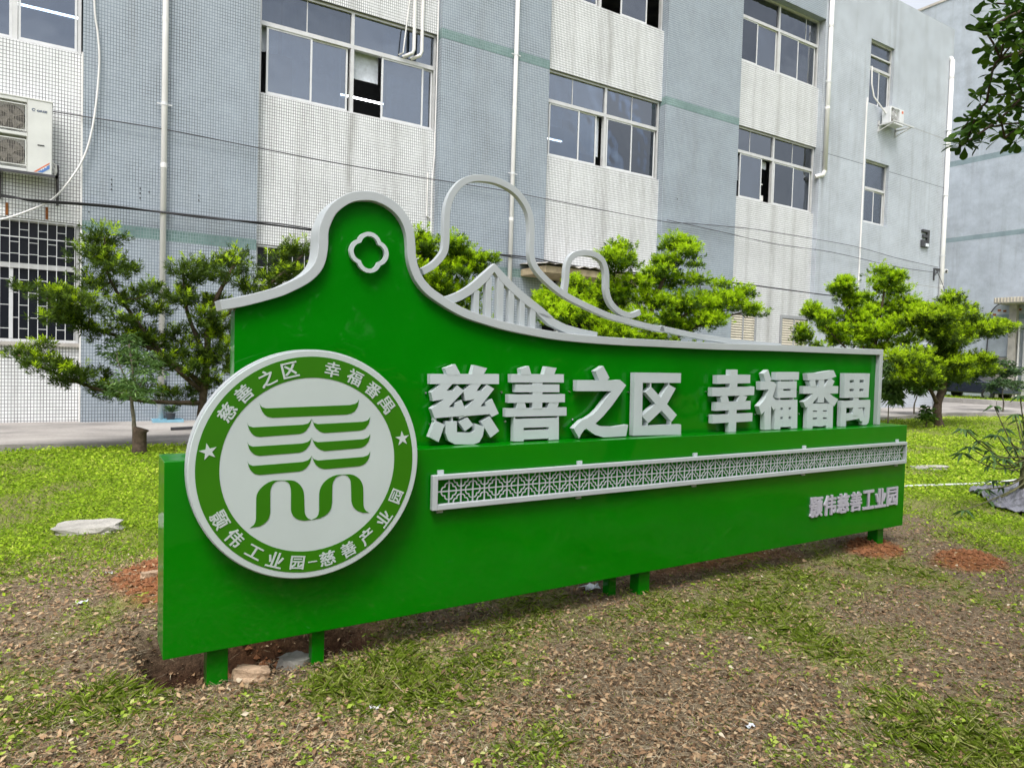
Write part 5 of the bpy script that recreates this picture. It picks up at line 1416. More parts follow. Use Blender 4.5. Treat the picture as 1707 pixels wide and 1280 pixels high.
# posts
for x0, x1, ya, yb, z0 in ((0.195, 0.292, 0.055, 0.15, -0.35), (0.699, 0.764, 0.055, 0.12, -0.3), (2.735, 2.802, 0.14, 0.205, -0.3), (2.93, 3.03, 0.055, 0.15, -0.3), (5.749, 5.843, 0.055, 0.15, -0.3)):
    MB().box(x0, x1, ya, yb, z0, B0 - 0.001).build('post', 'green_paint', sg, bevel=0.006)

# ------------------------------------------------------------------ loose stones and scraps


def rock(name, label, cat, x, y, sx, sy, sz, mat, seed, rz=0.0, sink=0.2, flat=False):
    import bmesh
    bm = bmesh.new()
    bmesh.ops.create_cube(bm, size=2.0)
    bmesh.ops.subdivide_edges(bm, edges=bm.edges[:], cuts=3, use_grid_fill=True)
    rr = np.random.RandomState(seed)
    for v in bm.verts:
        c = v.co
        k = 1.0 / max(1e-6, (abs(c.x) ** 5 + abs(c.y) ** 5 + abs(c.z) ** 5) ** 0.2)
        c *= k
        c *= 1 + 0.26 * (rr.rand() - 0.5)
        if flat and c.z > 0.3:
            c.z = 0.75 + 0.12 * rr.rand()
    me = bpy.data.meshes.new(name)
    bm.to_mesh(me)
    bm.free()
    for v in me.vertices:
        v.co = (v.co.x * sx, v.co.y * sy, v.co.z * sz)
    me.materials.append(MATS[mat])
    o = bpy.data.objects.new(name, me)
    COL.objects.link(o)
    b = o.modifiers.new('bevel', 'BEVEL')
    b.width = min(sx, sy, sz) * 0.12
    b.segments = 2
    b.limit_method = 'ANGLE'
    o.location = (x, y, float(gz(x, y)) + sz * (1 - 2 * sink))
    o.rotation_euler = (0.05 * rr.randn(), 0.05 * rr.randn(), rz)
    return tag(o, label, cat)


rock('stone_slab', 'large pale flat stone slab lying in the grass left of the sign', 'stone', 0.07, 7.05, 0.25, 0.15, 0.05, 'limestone', 3, -0.35, 0.28, True)
rock('rock', 'small tan rock beside the front left post', 'rock', 0.73, 3.545, 0.085, 0.045, 0.042, 'red_clay_block', 5, -0.3, 0.30)
rock('rock', 'grey rounded block lying in the hole between the two left posts', 'rock', 0.965, 3.635, 0.075, 0.065, 0.062, 'limestone', 7, 0.5, 0.05, True)
rock('brick_fragment', 'pale pink broken brick on the red soil heap', 'brick', 0.40, 5.02, 0.055, 0.035, 0.025, 'red_clay_block', 9, 0.4, 0.2, True)
rock('rock', 'flat white stone in the right-hand lawn near the plastic sheet', 'rock', 12.0, 6.15, 0.30, 0.12, 0.04, 'limestone', 12, -0.5, 0.2, True)


def scrap(label, x, y, s, seed):
    rr = np.random.RandomState(seed)
    m = MB()
    k = 5
    for i in range(k):
        for j in range(k):
            m.v.append((x + (i / (k - 1) - .5) * s + rr.randn() * s * .07, y + (j / (k - 1) - .5) * s * .6 + rr.randn() * s * .07, float(gz(x, y)) + 0.012 + abs(rr.randn()) * s * 0.14))
    m.f = [(i * k + j, i * k + j + 1, (i + 1) * k + j + 1, (i + 1) * k + j) for i in range(k - 1) for j in range(k - 1)]
    # give the film a second skin so that it has thickness
    nv = len(m.v)
    m.v += [(a, b, c - 0.002) for a, b, c in m.v]
    m.f += [tuple(nv + q for q in f[::-1]) for f in m.f[:]]
    o = m.build('plastic_scrap', 'litter_white')
    return tag(o, label, 'litter')


scrap('crumpled clear plastic scrap on the dry ground left of the red soil heap', 0.02, 4.95, 0.06, 1)
scrap('small white plastic scrap near the edge of the lawn, left of the heap', 0.18, 5.45, 0.04, 2)
scrap('torn white plastic scrap among dead leaves at lower right', 2.55, 2.02, 0.04, 3)
scrap('white plastic scrap just past the right end of the sign', 6.95, 4.0, 0.10, 4)
scrap('bluish plastic scrap in the leaves below the middle of the sign', 1.15, 2.95, 0.045, 5)
scrap('white film crumpled in the dark gap by the middle posts', 3.0, 3.75, 0.12, 6)
scrap('grey film wrapped at the foot of the front left post', 0.40, 3.70, 0.08, 7)

cable('rope', 'white rope lying across the lawn to the right of the sign', [(7.8, 5.35, .022), (9.4, 5.3, .03), (10.2, 5.12, .035), (11.0, 4.95, .03), (11.8, 4.85, .04), (12.6, 4.9, .03)], 0.015, 'rope_white', 6, 8)

# blue tray with a potted plant by the left downpipe
t = thing('plant_tray', 'light blue plastic tray on the pavement below the left downpipe', 'tray', (1.62, 16.72, 0.046))
MB().box(-0.30, 0.30, -0.16, 0.16, 0, 0.012).box(-0.30, 0.30, -0.16, -0.145, 0.012, 0.06).box(-0.30, 0.30, 0.145, 0.16, 0.012, 0.06).box(-0.30, -0.285, -0.145, 0.145, 0.012, 0.06).box(0.285, 0.30, -0.145, 0.145, 0.012, 0.06).build('tray', 'blue_plastic', t)
t = thing('potted_plant', 'small leafy plant in a dark pot beside the downpipe foot', 'plant', (1.68, 16.74, 0.06))
MB().tube([(0, 0, 0), (0, 0, 0.16), (0, 0, 0.17)], [0.07, 0.10, 0.105], 14).build('pot', 'dark_metal', t)
k = 70
th = RNG.rand(k) * 6.28
D = np.stack([np.cos(th) * .7, np.sin(th) * .7, .5 + RNG.rand(k)], 1)
leaf_mesh('foliage', np.stack([0.03 * np.cos(th), 0.03 * np.sin(th), 0.17 + RNG.rand(k) * .08], 1), D, np.tile([0, 0, 1.0], (k, 1)) + .2 * RNG.randn(k, 3), .14 + .1 * RNG.rand(k), .02 + .015 * RNG.rand(k), RNG.rand(k), 'plant_leaf', t, droop=.25)
t = tag(MB().box(-0.22, 0.22, -0.1, 0.1, 0.0, 0.05).build('basin_cover', 'blue_plastic', loc=(-1.45, 15.2, 0.047), bevel=0.02), 'blue plastic lid lying on the pavement at the left edge', 'cover')
tag(MB().tube([(-0.5, 0, 0.03), (0.1, 0.05, 0.04), (0.5, -0.05, 0.03)], 0.03, 6).build('fallen_pipe', 'dark_metal', loc=(2.0, 14.9, 0.05)), 'short dark pipe lying on the pavement behind the emblem', 'pipe')

# crumpled black weed sheet around the young tree at the right edge
m = MB()
nx, ny = 130, 74
for j in range(ny + 1):
    for i in range(nx + 1):
        u, v = i / nx, j / ny
        y = 3.30 + 1.35 * v + 0.06 * math.sin(u * 11)
        x = 9.0 + (y - 3.56) * .93 + 2.4 * u + 0.10 * math.sin(v * 9 + u * 3)
        w_ = 0.55 - abs(math.sin(u * 17 + v * 9 + 2 * math.sin(v * 6))) * 0.7 + 0.45 - abs(math.sin(v * 23 + u * 15 + 1.5 * math.sin(u * 19))) * 0.6 + 0.35 * (0.5 - abs(math.sin(u * 61 - v * 27)))
        z = float(gz(x, y)) + 0.05 + 0.055 * w_ + 0.10 * math.exp(-((x - 10.3) / .3) ** 2 - ((y - 4.05) / .25) ** 2)
        m.v.append((x, y, z))
m.f = [(j * (nx + 1) + i, j * (nx + 1) + i + 1, (j + 1) * (nx + 1) + i + 1, (j + 1) * (nx + 1) + i) for j in range(ny) for i in range(nx)]
o = m.build('weed_sheet', 'black_sheet', smooth=True)
sm = o.modifiers.new('solid', 'SOLIDIFY')
sm.thickness = 0.004
tag(o, 'crumpled black plastic weed sheet spread at the foot of the right-edge sapling', 'plastic sheet')

# ------------------------------------------------------------------ trees


def limbs_mesh(name, lines, r0, mat, parent, pads=(), taper=0.3, twig=0.008):
    m = MB()
    nodes = []
    for i, l in enumerate(lines):
        pts = smooth_curve(l, 4)
        k = len(pts)
        rb = r0 if i == 0 else r0 * 0.5
        rs = [max(0.006, rb * (1 - (1 - taper) * j / (k - 1)) * (1 + .08 * math.sin(j * 2.1))) for j in range(k)]
        if i == 0:
            rs[0] *= 1.35
            pts[0] = (pts[0][0], pts[0][1], pts[0][2] - 0.15)
        m.tube(pts, rs, 9)
        nodes += [np.array(p) for p in pts[2:]]
    for p in pads:
        c = np.array(p[:3])
        j = min(range(len(nodes)), key=lambda q: np.linalg.norm(nodes[q] - c) + 0.35 * max(0, nodes[q][2] - c[2]))
        a = nodes[j]
        mid = (a + c) / 2 + np.array([0, 0, -0.08 * np.linalg.norm(c - a)])
        m.tube(smooth_curve([tuple(a), tuple(mid), tuple(c)], 3), [twig * 1.5] * 3 + [twig] * 4, 5)
    return m.build(name, mat, parent, smooth=True)


def yew_crown(pads, dens, L0, W0, mat, parent, seed, young=0.5, per=18, dark=0.0):
    """shoots of narrow leaves; each pad is one bough, its outermost upper shoots carry this year's bright growth"""
    rr = np.random.RandomState(seed)
    P, D, Nn, LL, WW, T = [], [], [], [], [], []
    for (px, py, pz, rx, rz) in pads:
        n = int(dens * rx * rz * 1000 * 0.9) + 10
        v = rr.randn(n, 3)
        v /= np.linalg.norm(v, axis=1, keepdims=True)
        rad = rr.rand(n) ** 0.45
        lump = 1 + 0.22 * rr.randn(n)
        q = v * (rad * lump)[:, None]
        pos = np.stack([px + q[:, 0] * rx, py + q[:, 1] * rx * 0.8, pz + q[:, 2] * rz], 1)
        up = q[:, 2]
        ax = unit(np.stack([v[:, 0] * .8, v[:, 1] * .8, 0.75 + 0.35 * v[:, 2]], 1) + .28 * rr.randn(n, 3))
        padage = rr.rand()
        yv = 0.30 + 0.11 * rr.randn(n) + 0.06 * up - dark  # low shoots get a deeper tint: shade painted into the leaf colour
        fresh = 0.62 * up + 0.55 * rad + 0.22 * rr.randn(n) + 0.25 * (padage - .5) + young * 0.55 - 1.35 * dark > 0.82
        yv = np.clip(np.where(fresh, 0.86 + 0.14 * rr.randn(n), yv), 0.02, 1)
        k = per
        i = np.repeat(np.arange(n), k)
        tt = np.tile(np.linspace(0, 1, k), n)
        rnd = rr.randn(n * k, 3)
        radial = unit(rnd - ax[i] * np.sum(rnd * ax[i], 1, keepdims=True))
        sh = L0 * 0.95
        P.append(pos[i] + ax[i] * (tt * sh)[:, None])
        D.append(unit(ax[i] * (0.35 + 0.75 * tt)[:, None] + radial * 0.85))
        Nn.append(unit(ax[i] * 1.0 - radial * 0.5 + 0.2 * rr.randn(n * k, 3)))
        LL.append(L0 * (0.75 + 0.5 * rr.rand(n * k)) * (1 - 0.35 * tt))
        WW.append(W0 * (0.8 + 0.4 * rr.rand(n * k)))
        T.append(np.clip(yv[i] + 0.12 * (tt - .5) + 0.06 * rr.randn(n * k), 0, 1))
    return leaf_mesh('crown', np.concatenate(P), np.concatenate(D), np.concatenate(Nn), np.concatenate(LL), np.concatenate(WW), np.concatenate(T), mat, parent, droop=0.06)


def broad_crown(pads, dens, L0, W0, mat, parent, seed, droop=0.2, wide=0.5, flat=0.4, name='crown', twigs=True):
    rr = np.random.RandomState(seed)
    P, D, Nn, LL, WW, T = [], [], [], [], [], []
    tw = MB()
    for (px, py, pz, rx, rz) in pads:
        n = int(dens * rx * rz * 1000) + 4
        v = rr.randn(n, 3)
        v /= np.linalg.norm(v, axis=1, keepdims=True)
        q = v * (rr.rand(n) ** 0.4)[:, None]
        pos = np.stack([px + q[:, 0] * rx, py + q[:, 1] * rx, pz + q[:, 2] * rz], 1)
        k = 6
        i = np.repeat(np.arange(n), k)
        th = np.tile(np.arange(k) * 6.283 / k, n) + np.repeat(rr.rand(n) * 6.28, k) + .4 * rr.randn(n * k)
        d = np.stack([np.cos(th), np.sin(th), flat * rr.randn(n * k) + 0.25], 1)
        P.append(pos[i] + 0.012 * d)
        D.append(unit(d))
        Nn.append(unit(np.array([[0, 0, 1.0]]) + 0.35 * rr.randn(n * k, 3)))
        LL.append(L0 * (0.6 + 0.7 * rr.rand(n * k)))
        WW.append(W0 * (0.75 + 0.5 * rr.rand(n * k)))
        T.append(np.clip(0.45 + 0.25 * rr.randn(n * k), 0, 1))
    return leaf_mesh(name, np.concatenate(P), np.concatenate(D), np.concatenate(Nn), np.concatenate(LL), np.concatenate(WW), np.concatenate(T), mat, parent, droop=droop, wide=wide)


def tree(name, label, cat, base, lines, r0, bark, group=None):
    t = thing(name, label, cat, base, group=group)
    o = Vector(base)
    return t


def rel(pts, b):
    return [(p[0] - b[0], p[1] - b[1], p[2] - b[2]) + tuple(p[3:]) for p in pts]


def yew(name, label, pads, lines, r0, seed, dens=1.0, L0=0.085, W0=0.012, mat='podocarpus_leaf', young=.5, per=18, bark='bark', dark=0.0, grow=1.0, fill=.22):
    b = list(lines[0][0])
    b[2] = float(gz(b[0], b[1]))
    t = thing(name, label, 'tree', b, group='clipped yew-pine trees on the lawn')
    P = rel(pads, b)
    limbs_mesh('trunk', [rel(l, b) for l in lines], r0, bark, t, P)
    rr = np.random.RandomState(seed + 100)
    lo = min(q[2] for q in P)
    extra = []
    for l in lines[1:] + [lines[0]]:
        sp = smooth_curve(rel(l, b), 5)
        for q in sp[3:]:
            if q[2] > lo:
                extra.append((q[0] + .16 * rr.randn(), q[1] + .2 * rr.randn(), q[2] + .09 * rr.randn() + .06, fill * (.8 + .5 * rr.rand()), fill * .62))
    P = [(q[0], q[1], q[2], q[3] * grow, q[4] * grow * 1.12) for q in P] + extra
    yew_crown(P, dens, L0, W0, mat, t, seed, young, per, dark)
    return t


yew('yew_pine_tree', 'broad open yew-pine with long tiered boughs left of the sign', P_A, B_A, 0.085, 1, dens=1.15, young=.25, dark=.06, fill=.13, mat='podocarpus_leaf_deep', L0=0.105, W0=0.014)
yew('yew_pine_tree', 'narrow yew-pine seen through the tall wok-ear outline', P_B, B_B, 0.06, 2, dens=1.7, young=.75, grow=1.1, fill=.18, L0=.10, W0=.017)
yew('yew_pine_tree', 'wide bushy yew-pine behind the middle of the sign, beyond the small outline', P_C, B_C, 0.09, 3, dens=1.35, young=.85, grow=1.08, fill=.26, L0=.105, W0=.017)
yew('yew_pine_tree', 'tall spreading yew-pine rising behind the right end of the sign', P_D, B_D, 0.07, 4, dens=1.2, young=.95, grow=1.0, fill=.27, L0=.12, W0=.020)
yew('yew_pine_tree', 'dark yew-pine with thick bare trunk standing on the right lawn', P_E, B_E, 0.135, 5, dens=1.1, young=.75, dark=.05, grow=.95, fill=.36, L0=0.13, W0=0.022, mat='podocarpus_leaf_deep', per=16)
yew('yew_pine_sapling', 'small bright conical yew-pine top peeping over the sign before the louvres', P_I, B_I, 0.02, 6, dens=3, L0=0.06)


def leafy(name, label, pads, lines, r0, seed, mat, dens, L0, W0, bark='bark_pale', droop=.3, cat='tree', wide=.45, flat=.4):
    b = list(lines[0][0])
    b[2] = float(gz(b[0], b[1]))
    t = thing(name, label, cat, b)
    P = rel(pads, b)
    limbs_mesh('trunk', [rel(l, b) for l in lines], r0, bark, t, P, twig=.006)
    broad_crown(P, dens, L0, W0, mat, t, seed, droop, wide, flat)
    return t


st = leafy('young_tree', 'thin young tree with narrow pale leaves growing from an old stump', P_F, B_F, 0.04, 11, 'pale_leaf', 0.62, 0.11, 0.016, droop=.35)
MB().tube([(0.02, 0, -0.1), (0.03, 0, 0.1), (0.03, 0, 0.34), (0.05, 0, 0.40)], [0.15, 0.10, 0.10, 0.12], 11).build('stump', 'bark', st, smooth=True)
leafy('small_tree', 'small round grey-green tree before the parked car', P_G, B_G, 0.035, 12, 'plant_leaf', 0.30, 0.20, 0.085, droop=.25)
leafy('willowy_shrub', 'pale shrub with hanging narrow leaves just right of the sign end', P_H, B_H, 0.02, 13, 'pale_leaf', 0.8, 0.20, 0.022, droop=.7, cat='shrub')
leafy('young_tree', 'slim dark-leaved sapling between the sign end and the thick trunk', P_J, B_J, 0.035, 14, 'dark_leaf', 0.5, 0.22, 0.09, droop=.4)
b = P_K[0]
t = thing('low_shrub', 'low glossy shrub at the foot of the thick-trunked yew-pine', 'shrub', (b[0], b[1], 0))
MB().tube([(0, 0, -.1), (0.02, 0, .3)], [.02, .01], 6).build('stem', 'bark', t)
broad_crown(rel(P_K, (b[0], b[1], 0)), 0.6, 0.14, 0.07, 'dark_leaf', t, 15)

# slender peach-leaved sapling at the right edge
b = (10.2, 4.1, 0.0)
t = thing('sapling', 'slender sapling with drooping lance-shaped leaves at the right edge', 'sapling', b)
m = MB()
P, D, Nn, LL, WW = [], [], [], [], []
rr = np.random.RandomState(5)
m.tube([(0.12, 0, -0.1), (0.10, 0, 0.25), (0.08, 0, 0.5)], [.085, .06, .045], 10)
for s in STEMS:
    pts = smooth_curve(rel([(b[0] + 0.1, b[1], 0.35)] + s[1:], b), 4)
    m.tube(pts, [0.016 - 0.010 * i / (len(pts) - 1) for i in range(len(pts))], 6)
    for node, cnt in ((len(pts) - 1, 7), (len(pts) - 4, 2)):
        c = np.array(pts[node])
        for k in range(cnt):
            a = 6.283 * k / cnt + rr.rand()
            P.append(c)
            D.append((math.cos(a), math.sin(a), 0.15 - 0.5 * rr.rand()))
            Nn.append((0.2 * rr.randn(), 0.2 * rr.randn(), 1))
            LL.append(0.11 + 0.06 * rr.rand())
            WW.append(0.032 + 0.012 * rr.rand())
m.build('stem', 'stem_green', t, smooth=True)
leaf_mesh('foliage', np.array(P), np.array(D), np.array(Nn), LL, WW, rr.rand(len(P)), 'plant_leaf', t, droop=.45, wide=.4)

# ------------------------------------------------------------------ large tree whose branches hang in from the right
b = (5.6, 0.35, 0.0)
t = thing('shade_tree', 'overhanging branches of dark rounded leaves entering at the upper right corner', 'tree', b)
m = MB()
m.tube(smooth_curve([(0, 0, -.2), (0.05, 0.02, 1.2), (-0.05, 0.1, 2.4), (0.1, 0.1, 3.6), (0, 0, 4.6), (0.1, -0.1, 6.0)], 4), [.19 - .006 * i for i in range(21)], 12)
forks = [((-0.04, .08, 2.3), (-0.6, .5, 3.3), (-1.5, .6, 4.1)), ((0, .1, 3.0), (0.9, -.3, 4.0), (1.8, -1.0, 4.7)), ((0.1, .1, 3.5), (-1.2, -1.0, 4.4), (-2.6, -1.6, 5.0)), ((0.05, .08, 4.0), (.3, 1.1, 4.9), (.5, 2.0, 5.4)), ((0.05, .05, 3.2), (-.8, -1.6, 3.9), (-1.2, -2.8, 4.4))]
for f in forks:
    m.tube(smooth_curve(f, 5), [.085 - .006 * i for i in range(11)], 8)
hub = (-0.3, 0.5, 3.0)
for l in B_L:
    q = rel(l, b)
    pts = smooth_curve([(-0.02, .08, 2.2), tuple((np.array(q[0]) + np.array((0, .1, 2.4))) / 2)] + q, 4)
    m.tube(pts, [max(.006, .03 - .0018 * i) for i in range(len(pts))], 6)
for p in P_L:
    c = Vector(rel([p], b)[0][:3])
    best = min((Vector(x) for l in B_L for x in smooth_curve(rel(l, b), 4)), key=lambda x: (x - c).length)
    m.tube([best, (best + c) / 2 + Vector((0, 0, .01)), c], [.006, .005, .004], 5)
m.build('trunk', 'bark', t, smooth=True)
rr = np.random.RandomState(77)


def obovate(pads, n_of, name, Ls):
    P, D, Nn, LL, WW, T = [], [], [], [], [], []
    for (x, y, z, rx, rz) in pads:
        n = n_of(rx, rz)
        for _ in range(n):
            v = rr.randn(3)
            v /= np.linalg.norm(v)
            v *= rr.rand() ** .4
            c = np.array((x + v[0] * rx, y + v[1] * rx, z + v[2] * rz))
            k = rr.randint(3, 6)
            a0 = rr.rand() * 6.28
            tilt = rr.randn(2) * .5
            for j in range(k):
                a = a0 + 6.283 * j / k + .3 * rr.randn()
                d = np.array((math.cos(a), math.sin(a), .15 + .45 * rr.randn()))
                d[2] += tilt[0] * d[0] + tilt[1] * d[1]
                P.append(c)
                D.append(d)
                Nn.append((.5 * rr.randn(), .5 * rr.randn(), 1))
                LL.append(Ls * (.6 + .6 * rr.rand()))
                WW.append(Ls * (.38 + .14 * rr.rand()))
                T.append(.5 + .28 * rr.randn())
    return np.array(P), np.array(D), np.array(Nn), np.array(LL), np.array(WW), np.array(T)


def obovate_mesh(name, data, mat, parent):
    """rounded leaves: eight-sided outline with a folded midrib"""
    P, D, Nn, Ls, W, T = data
    D = unit(D)
    S = unit(np.cross(D, Nn))
    U = unit(np.cross(S, D))
    prof = [(0.0, 0.0), (0.35, 0.22), (0.62, 0.46), (0.85, 0.46), (0.97, 0.22), (1.0, 0.0)]
    Lc, Wc = Ls[:, None], W[:, None]
    cols = []
    for a, w_ in prof:
        cols.append(P + D * Lc * a - U * Lc * 0.10 * a * a)
    for sgn in (1, -1):
        for a, w_ in prof[1:5]:
            cols.append(P + D * Lc * a + S * Wc * w_ * sgn + U * Lc * (0.10 * w_ - 0.10 * a * a))
    V = np.stack(cols, 1)
    n, k = V.shape[:2]
    F = []
    for side in (6, 10):
        idx = [(0, 1, side), (1, 2, side + 1, side), (2, 3, side + 2, side + 1), (3, 4, side + 3, side + 2), (4, 5, side + 3)]
        F += [q if side == 6 else q[::-1] for q in idx]
    loops, starts = [], []
    c = 0
    pat = []
    for f in F:
        starts.append(c)
        pat += list(f)
        c += len(f)
    base = (np.arange(n) * k)[:, None]
    li = (base + np.array(pat)[None, :]).ravel().astype(np.int32)
    ls = ((np.arange(n) * c)[:, None] + np.array(starts)[None, :]).ravel().astype(np.int32)
    me = bpy.data.meshes.new(name)
    me.vertices.add(n * k)
    me.vertices.foreach_set('co', V.reshape(-1).astype(np.float32))
    me.loops.add(len(li))
    me.loops.foreach_set('vertex_index', li)
    me.polygons.add(len(ls))
    me.polygons.foreach_set('loop_start', ls)
    at = me.attributes.new('tint', 'FLOAT', 'POINT')
    at.data.foreach_set('value', np.repeat(np.clip(T, 0, 1), k).astype(np.float32))
    me.update()
    me.validate()
    me.shade_smooth()
    me.materials.append(MATS[mat])
    o = bpy.data.objects.new(name, me)
    COL.objects.link(o)
    if parent is not None:
        o.parent = parent
    return o


obovate_mesh('hanging_sprays', obovate(rel(P_L, b), lambda rx, rz: int(rx * rz * 1050) + 3, 'x', 0.078), 'dark_leaf', t)
# the rest of its crown, above and behind the photographer
big = []
inv = M.inverted()
for _ in range(900):
    p = np.array((rr.uniform(-2.5, 9.5), rr.uniform(-7.5, 3.4), rr.uniform(3.3, 6.8)))
    e = ((p[0] - 4.2) / 5.4) ** 2 + ((p[1] + 1.9) / 4.9) ** 2 + ((p[2] - 4.7) / 2.1) ** 2
    q = inv @ Vector(p)
    ok = True
    if q.z < 0:
        ok = abs(q.x / -q.z) > 0.86 or abs(q.y / -q.z) > 0.68
    if e < 1 and ok:
        big.append((p[0], p[1], p[2], 0.62, 0.30))
big = big[:70]
data = obovate(rel(big, b), lambda rx, rz: 26, 'x', 0.13)
obovate_mesh('crown', data, 'dark_leaf', t)

# ------------------------------------------------------------------ ground cover


def wedge(n, d0, d1, pw=1.0, a0=-22, a1=78):
    """scatter round the viewpoint, thinning with distance"""
    u = RNG.rand(n)
    d = d0 * (d1 / d0) ** u if pw == 1 else np.sqrt(d0 ** 2 + u * (d1 ** 2 - d0 ** 2))
    a = R(a0) + RNG.rand(n) * R(a1 - a0)
    return d * np.sin(a), d * np.cos(a), d


def off_pave(x, y):
    lim = np.interp(x, [-60, -6, -1.06, 1.55, 6, 14, 23.5, 28.2, 31.0, 33.6], [14.6, 13.62, 13.42, 13.08, 13.1, 13.2, 13.5, 14.3, 14.0, 12.2])
    return (y < lim - 0.03) & (x < 33.5)


def sheet_free(x, y):
    return ~((x > 9.05 + (y - 3.56) * .93) & (x < 12.2) & (y > 3.3) & (y < 4.65)) & ~((np.abs(x - 0.07) < .26) & (np.abs(y - 7.05) < .15))


# lawn: low leafy ground cover
x, y, d = wedge(620000, 3.2, 36)
f = lawn_field(x, y) + 0.42 * RNG.randn(len(x))
thin = wob(x, y, 1.1, 51) * .5 + wob(x, y, 3.2, 52) * .5
keep = (f > 0) & off_pave(x, y) & sheet_free(x, y) & (red_field(x, y) < .05 + .2 * RNG.rand(len(x))) & (RNG.rand(len(x)) < np.clip(.85 + 2.4 * thin, .06, 1))
x, y, d, thin = x[keep], y[keep], d[keep], thin[keep]
n = len(x)
hgt = np.abs(RNG.randn(n)) * 0.022 * (1 + .6 * thin) + 0.004
P = np.stack([x, y, gz(x, y) + hgt], 1)
th = RNG.rand(n) * 6.283
D = np.stack([np.cos(th), np.sin(th), .15 + .55 * RNG.randn(n)], 1)
Nn = np.stack([.5 * RNG.randn(n), .5 * RNG.randn(n), np.ones(n)], 1)
s = (0.012 + 0.018 * RNG.rand(n)) * np.clip(d / 7, 1, 2.4)
tint = np.clip(.50 + .45 * thin + .9 * wob(x, y, .55, 53) * .35 + .17 * RNG.randn(n), 0, 1)
kind(leaf_mesh('lawn_cover', P, D, Nn, s * 1.15, s * .75, tint, 'lawn_leaf', droop=.1, wide=.5), 'stuff')
# lawn: grass blades
x, y, d = wedge(230000, 3.2, 34)
f = lawn_field(x, y) + 0.45 * RNG.randn(len(x))
keep = (f > 0) & off_pave(x, y) & sheet_free(x, y) & (red_field(x, y) < .2)
x, y, d = x[keep], y[keep], d[keep]
n = len(x)
P = np.stack([x, y, gz(x, y) - .005], 1)
D = np.stack([.55 * RNG.randn(n), .55 * RNG.randn(n), np.ones(n) * .9], 1)
Nn = RNG.randn(n, 3)
kind(leaf_mesh('lawn_grass', P, D, Nn, .035 + .06 * RNG.rand(n), .0035 + .003 * RNG.rand(n) * np.clip(d / 6, 1, 3), np.clip(.5 + .25 * RNG.randn(n), 0, 1), 'lawn_leaf', droop=.25, wide=.35), 'stuff')

# trampled ground: dead leaves
x, y, d = wedge(270000, 1.1, 8.5, a0=-35, a1=85)
keep = (lawn_field(x, y) < .35 + .3 * RNG.randn(len(x))) & (RNG.rand(len(x)) < np.clip(1.05 - 1.0 * np.clip(red_field(x, y), 0, 1) - .35 * (patch_field(x, y) > .1), .06, 1))
x, y, d = x[keep], y[keep], d[keep]
n = len(x)
P = np.stack([x, y, gz(x, y) + .002 + .014 * RNG.rand(n) ** 2], 1)
th = RNG.rand(n) * 6.283
D = np.stack([np.cos(th), np.sin(th), .32 * RNG.randn(n)], 1)
Nn = np.stack([.55 * RNG.randn(n), .55 * RNG.randn(n), np.ones(n)], 1)
big_ = RNG.rand(n) ** 2.0
Ln = .009 + .031 * big_
zone = wob(x, y, 1.3, 61)
tint = np.clip(.40 + .16 * zone + .24 * RNG.randn(n) + .10 * (y > 4.5), 0, 1)
kind(leaf_mesh('dead_leaves', P, D, Nn, Ln, Ln * (.30 + .30 * RNG.rand(n)), tint, 'dead_leaf', droop=-.05, fold=.35, wide=.5), 'stuff')
# bigger curled leaves on top
x, y, d = wedge(3600, 1.2, 7.5, a0=-35, a1=85)
keep = (lawn_field(x, y) < .2) & (red_field(x, y) < .1)
x, y = x[keep], y[keep]
n = len(x)
th = RNG.rand(n) * 6.283
Ls_ = .018 + .024 * RNG.rand(n) ** 1.5
obovate_mesh('curled_leaves', (np.stack([x, y, gz(x, y) + .012 + .012 * RNG.rand(n)], 1), np.stack([np.cos(th), np.sin(th), .35 * RNG.randn(n)], 1), np.stack([.6 * RNG.randn(n), .6 * RNG.randn(n), np.ones(n)], 1), Ls_, Ls_ * (.55 + .35 * RNG.rand(n)), np.clip(.42 + .25 * RNG.randn(n), 0, 1)), 'dead_leaf', None)
kind(bpy.data.objects['curled_leaves'], 'stuff')
# dry stalks and clippings
x, y, d = wedge(150000, 1.2, 9.0, a0=-35, a1=85)
keep = (lawn_field(x, y) < .4) & (red_field(x, y) < .5)
x, y = x[keep], y[keep]
n = len(x)
P = np.stack([x, y, gz(x, y) + .006 + .012 * RNG.rand(n)], 1)
th = RNG.rand(n) * 6.283
D = np.stack([np.cos(th), np.sin(th), .10 * RNG.randn(n)], 1)
Nn = np.stack([.3 * RNG.randn(n), .3 * RNG.randn(n), np.ones(n)], 1)
kind(leaf_mesh('dry_stalks', P, D, Nn, .025 + .12 * RNG.rand(n) ** 2.5, .0010 + .0014 * RNG.rand(n), np.clip(.45 + .3 * RNG.randn(n), 0, 1), 'straw', wide=.5), 'stuff')
# surviving grass tufts
x, y, d = wedge(480000, 1.1, 8.5, a0=-35, a1=85)
pf = patch_field(x, y)
keep = (lawn_field(x, y) < .4) & (pf + .66 * RNG.randn(len(x)) > .38) & (red_field(x, y) < .25)
x, y, pf = x[keep], y[keep], pf[keep]
n = len(x)
P = np.stack([x, y, gz(x, y) - .004], 1)
D = np.stack([.75 * RNG.randn(n), .75 * RNG.randn(n), np.ones(n) * (.55 + .3 * RNG.rand(n))], 1)
Nn = RNG.randn(n, 3)
kind(leaf_mesh('grass_tufts', P, D, Nn, (.024 + .085 * RNG.rand(n) ** 2.2) * (.65 + .7 * np.clip(pf, 0, 1.2)), .0018 + .0020 * RNG.rand(n), np.clip(.45 + .30 * RNG.randn(n) + .15 * pf, 0, 1), 'weed_leaf', droop=.3, wide=.35), 'stuff')
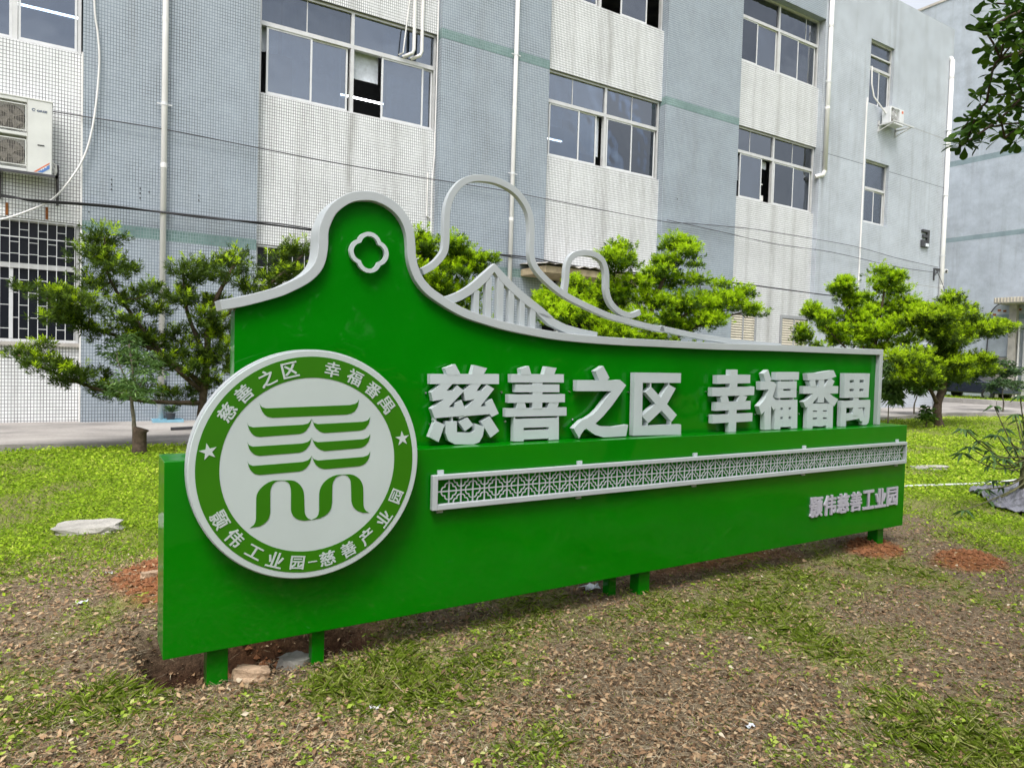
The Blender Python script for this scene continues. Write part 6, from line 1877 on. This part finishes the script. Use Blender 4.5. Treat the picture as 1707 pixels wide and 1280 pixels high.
# small broad-leaved weeds
nw = 1500
x, y, d = wedge(nw * 3, 1.3, 8.0, a0=-35, a1=85)
keep = (lawn_field(x, y) < .5) & (patch_field(x, y) > -.35) & (red_field(x, y) < .3)
x, y = x[keep][:nw], y[keep][:nw]
n, k = len(x), 9
i = np.repeat(np.arange(n), k)
sc = (.6 + 1.0 * RNG.rand(n) ** 2)[i]
th = RNG.rand(n * k) * 6.283
P = np.stack([x[i] + .02 * sc * RNG.randn(n * k), y[i] + .02 * sc * RNG.randn(n * k), gz(x[i], y[i]) + .010 + .03 * sc * RNG.rand(n * k)], 1)
D = np.stack([np.cos(th), np.sin(th), .2 + .35 * RNG.randn(n * k)], 1)
Nn = np.stack([.4 * RNG.randn(n * k), .4 * RNG.randn(n * k), np.ones(n * k)], 1)
kind(leaf_mesh('weeds', P, D, Nn, .021 * sc * (.7 + .6 * RNG.rand(n * k)), .013 * sc * (.7 + .6 * RNG.rand(n * k)), np.clip(.5 + .28 * RNG.randn(n * k), 0, 1), 'weed_leaf', droop=.15, wide=.55), 'stuff')
# clods on the red soil
x = np.concatenate([RNG.uniform(-.1, 1.5, 5200), RNG.uniform(5.6, 7.2, 2600), RNG.uniform(.1, 2.0, 2200)])
y = np.concatenate([RNG.uniform(4.3, 6.1, 5200), RNG.uniform(2.5, 3.8, 2600), RNG.uniform(3.45, 4.4, 2200)])
keep = red_field(x, y) > .12 + .25 * RNG.rand(len(x))
x, y = x[keep], y[keep]
m = MB()
for a, c, z in zip(x, y, gz(x, y)):
    s = .006 + .022 * random.random() ** 3
    v = [(s * (1 + .4 * random.random()), 0, 0), (0, s * (1 + .4 * random.random()), 0), (-s, 0, 0), (0, -s * (1 + .5 * random.random()), 0), (0, 0, s * .9), (0, 0, -s * .6)]
    an = random.random() * 6.28
    ca, sa = math.cos(an), math.sin(an)
    m.add([(a + p * ca - q * sa, c + p * sa + q * ca, z + r_ + s * .3) for p, q, r_ in v], [(0, 1, 4), (1, 2, 4), (2, 3, 4), (3, 0, 4), (1, 0, 5), (2, 1, 5), (3, 2, 5), (0, 3, 5)])
o = m.build('soil_clods', 'clod')
kind(o, 'stuff')
# grass on the far verge
n = 9000
x = RNG.uniform(40.2, 47, n)
y = RNG.uniform(8, 24.5, n)
P = np.stack([x, y, np.full(n, .16)], 1)
D = np.stack([.4 * RNG.randn(n), .4 * RNG.randn(n), np.ones(n)], 1)
kind(leaf_mesh('verge_grass', P, D, RNG.randn(n, 3), .10 + .16 * RNG.rand(n), .02 + .015 * RNG.rand(n), np.clip(.55 + .2 * RNG.randn(n), 0, 1), 'lawn_leaf', droop=.2), 'stuff')

# ------------------------------------------------------------------ wood beyond the lane behind the photographer (mirrored in the gloss paint)
rr = np.random.RandomState(8)
n = 15000
x = rr.uniform(-34, 40, n)
top = 6.2 + 1.8 * np.sin(x * .37 + 1) + 1.1 * np.sin(x * 1.1) + .8 * np.sin(x * 2.3 + 2)
z = .4 + rr.rand(n) ** .8 * np.maximum(2.2, top)
y = -13.5 + 1.6 * rr.randn(n) + .4 * np.sin(x * .8)
D = unit(rr.randn(n, 3))
kind(leaf_mesh('tree_line', np.stack([x, y, z], 1), D, unit(rr.randn(n, 3)), .55 + .35 * rr.rand(n), .40 + .25 * rr.rand(n), rr.rand(n), 'dark_leaf'), 'stuff')
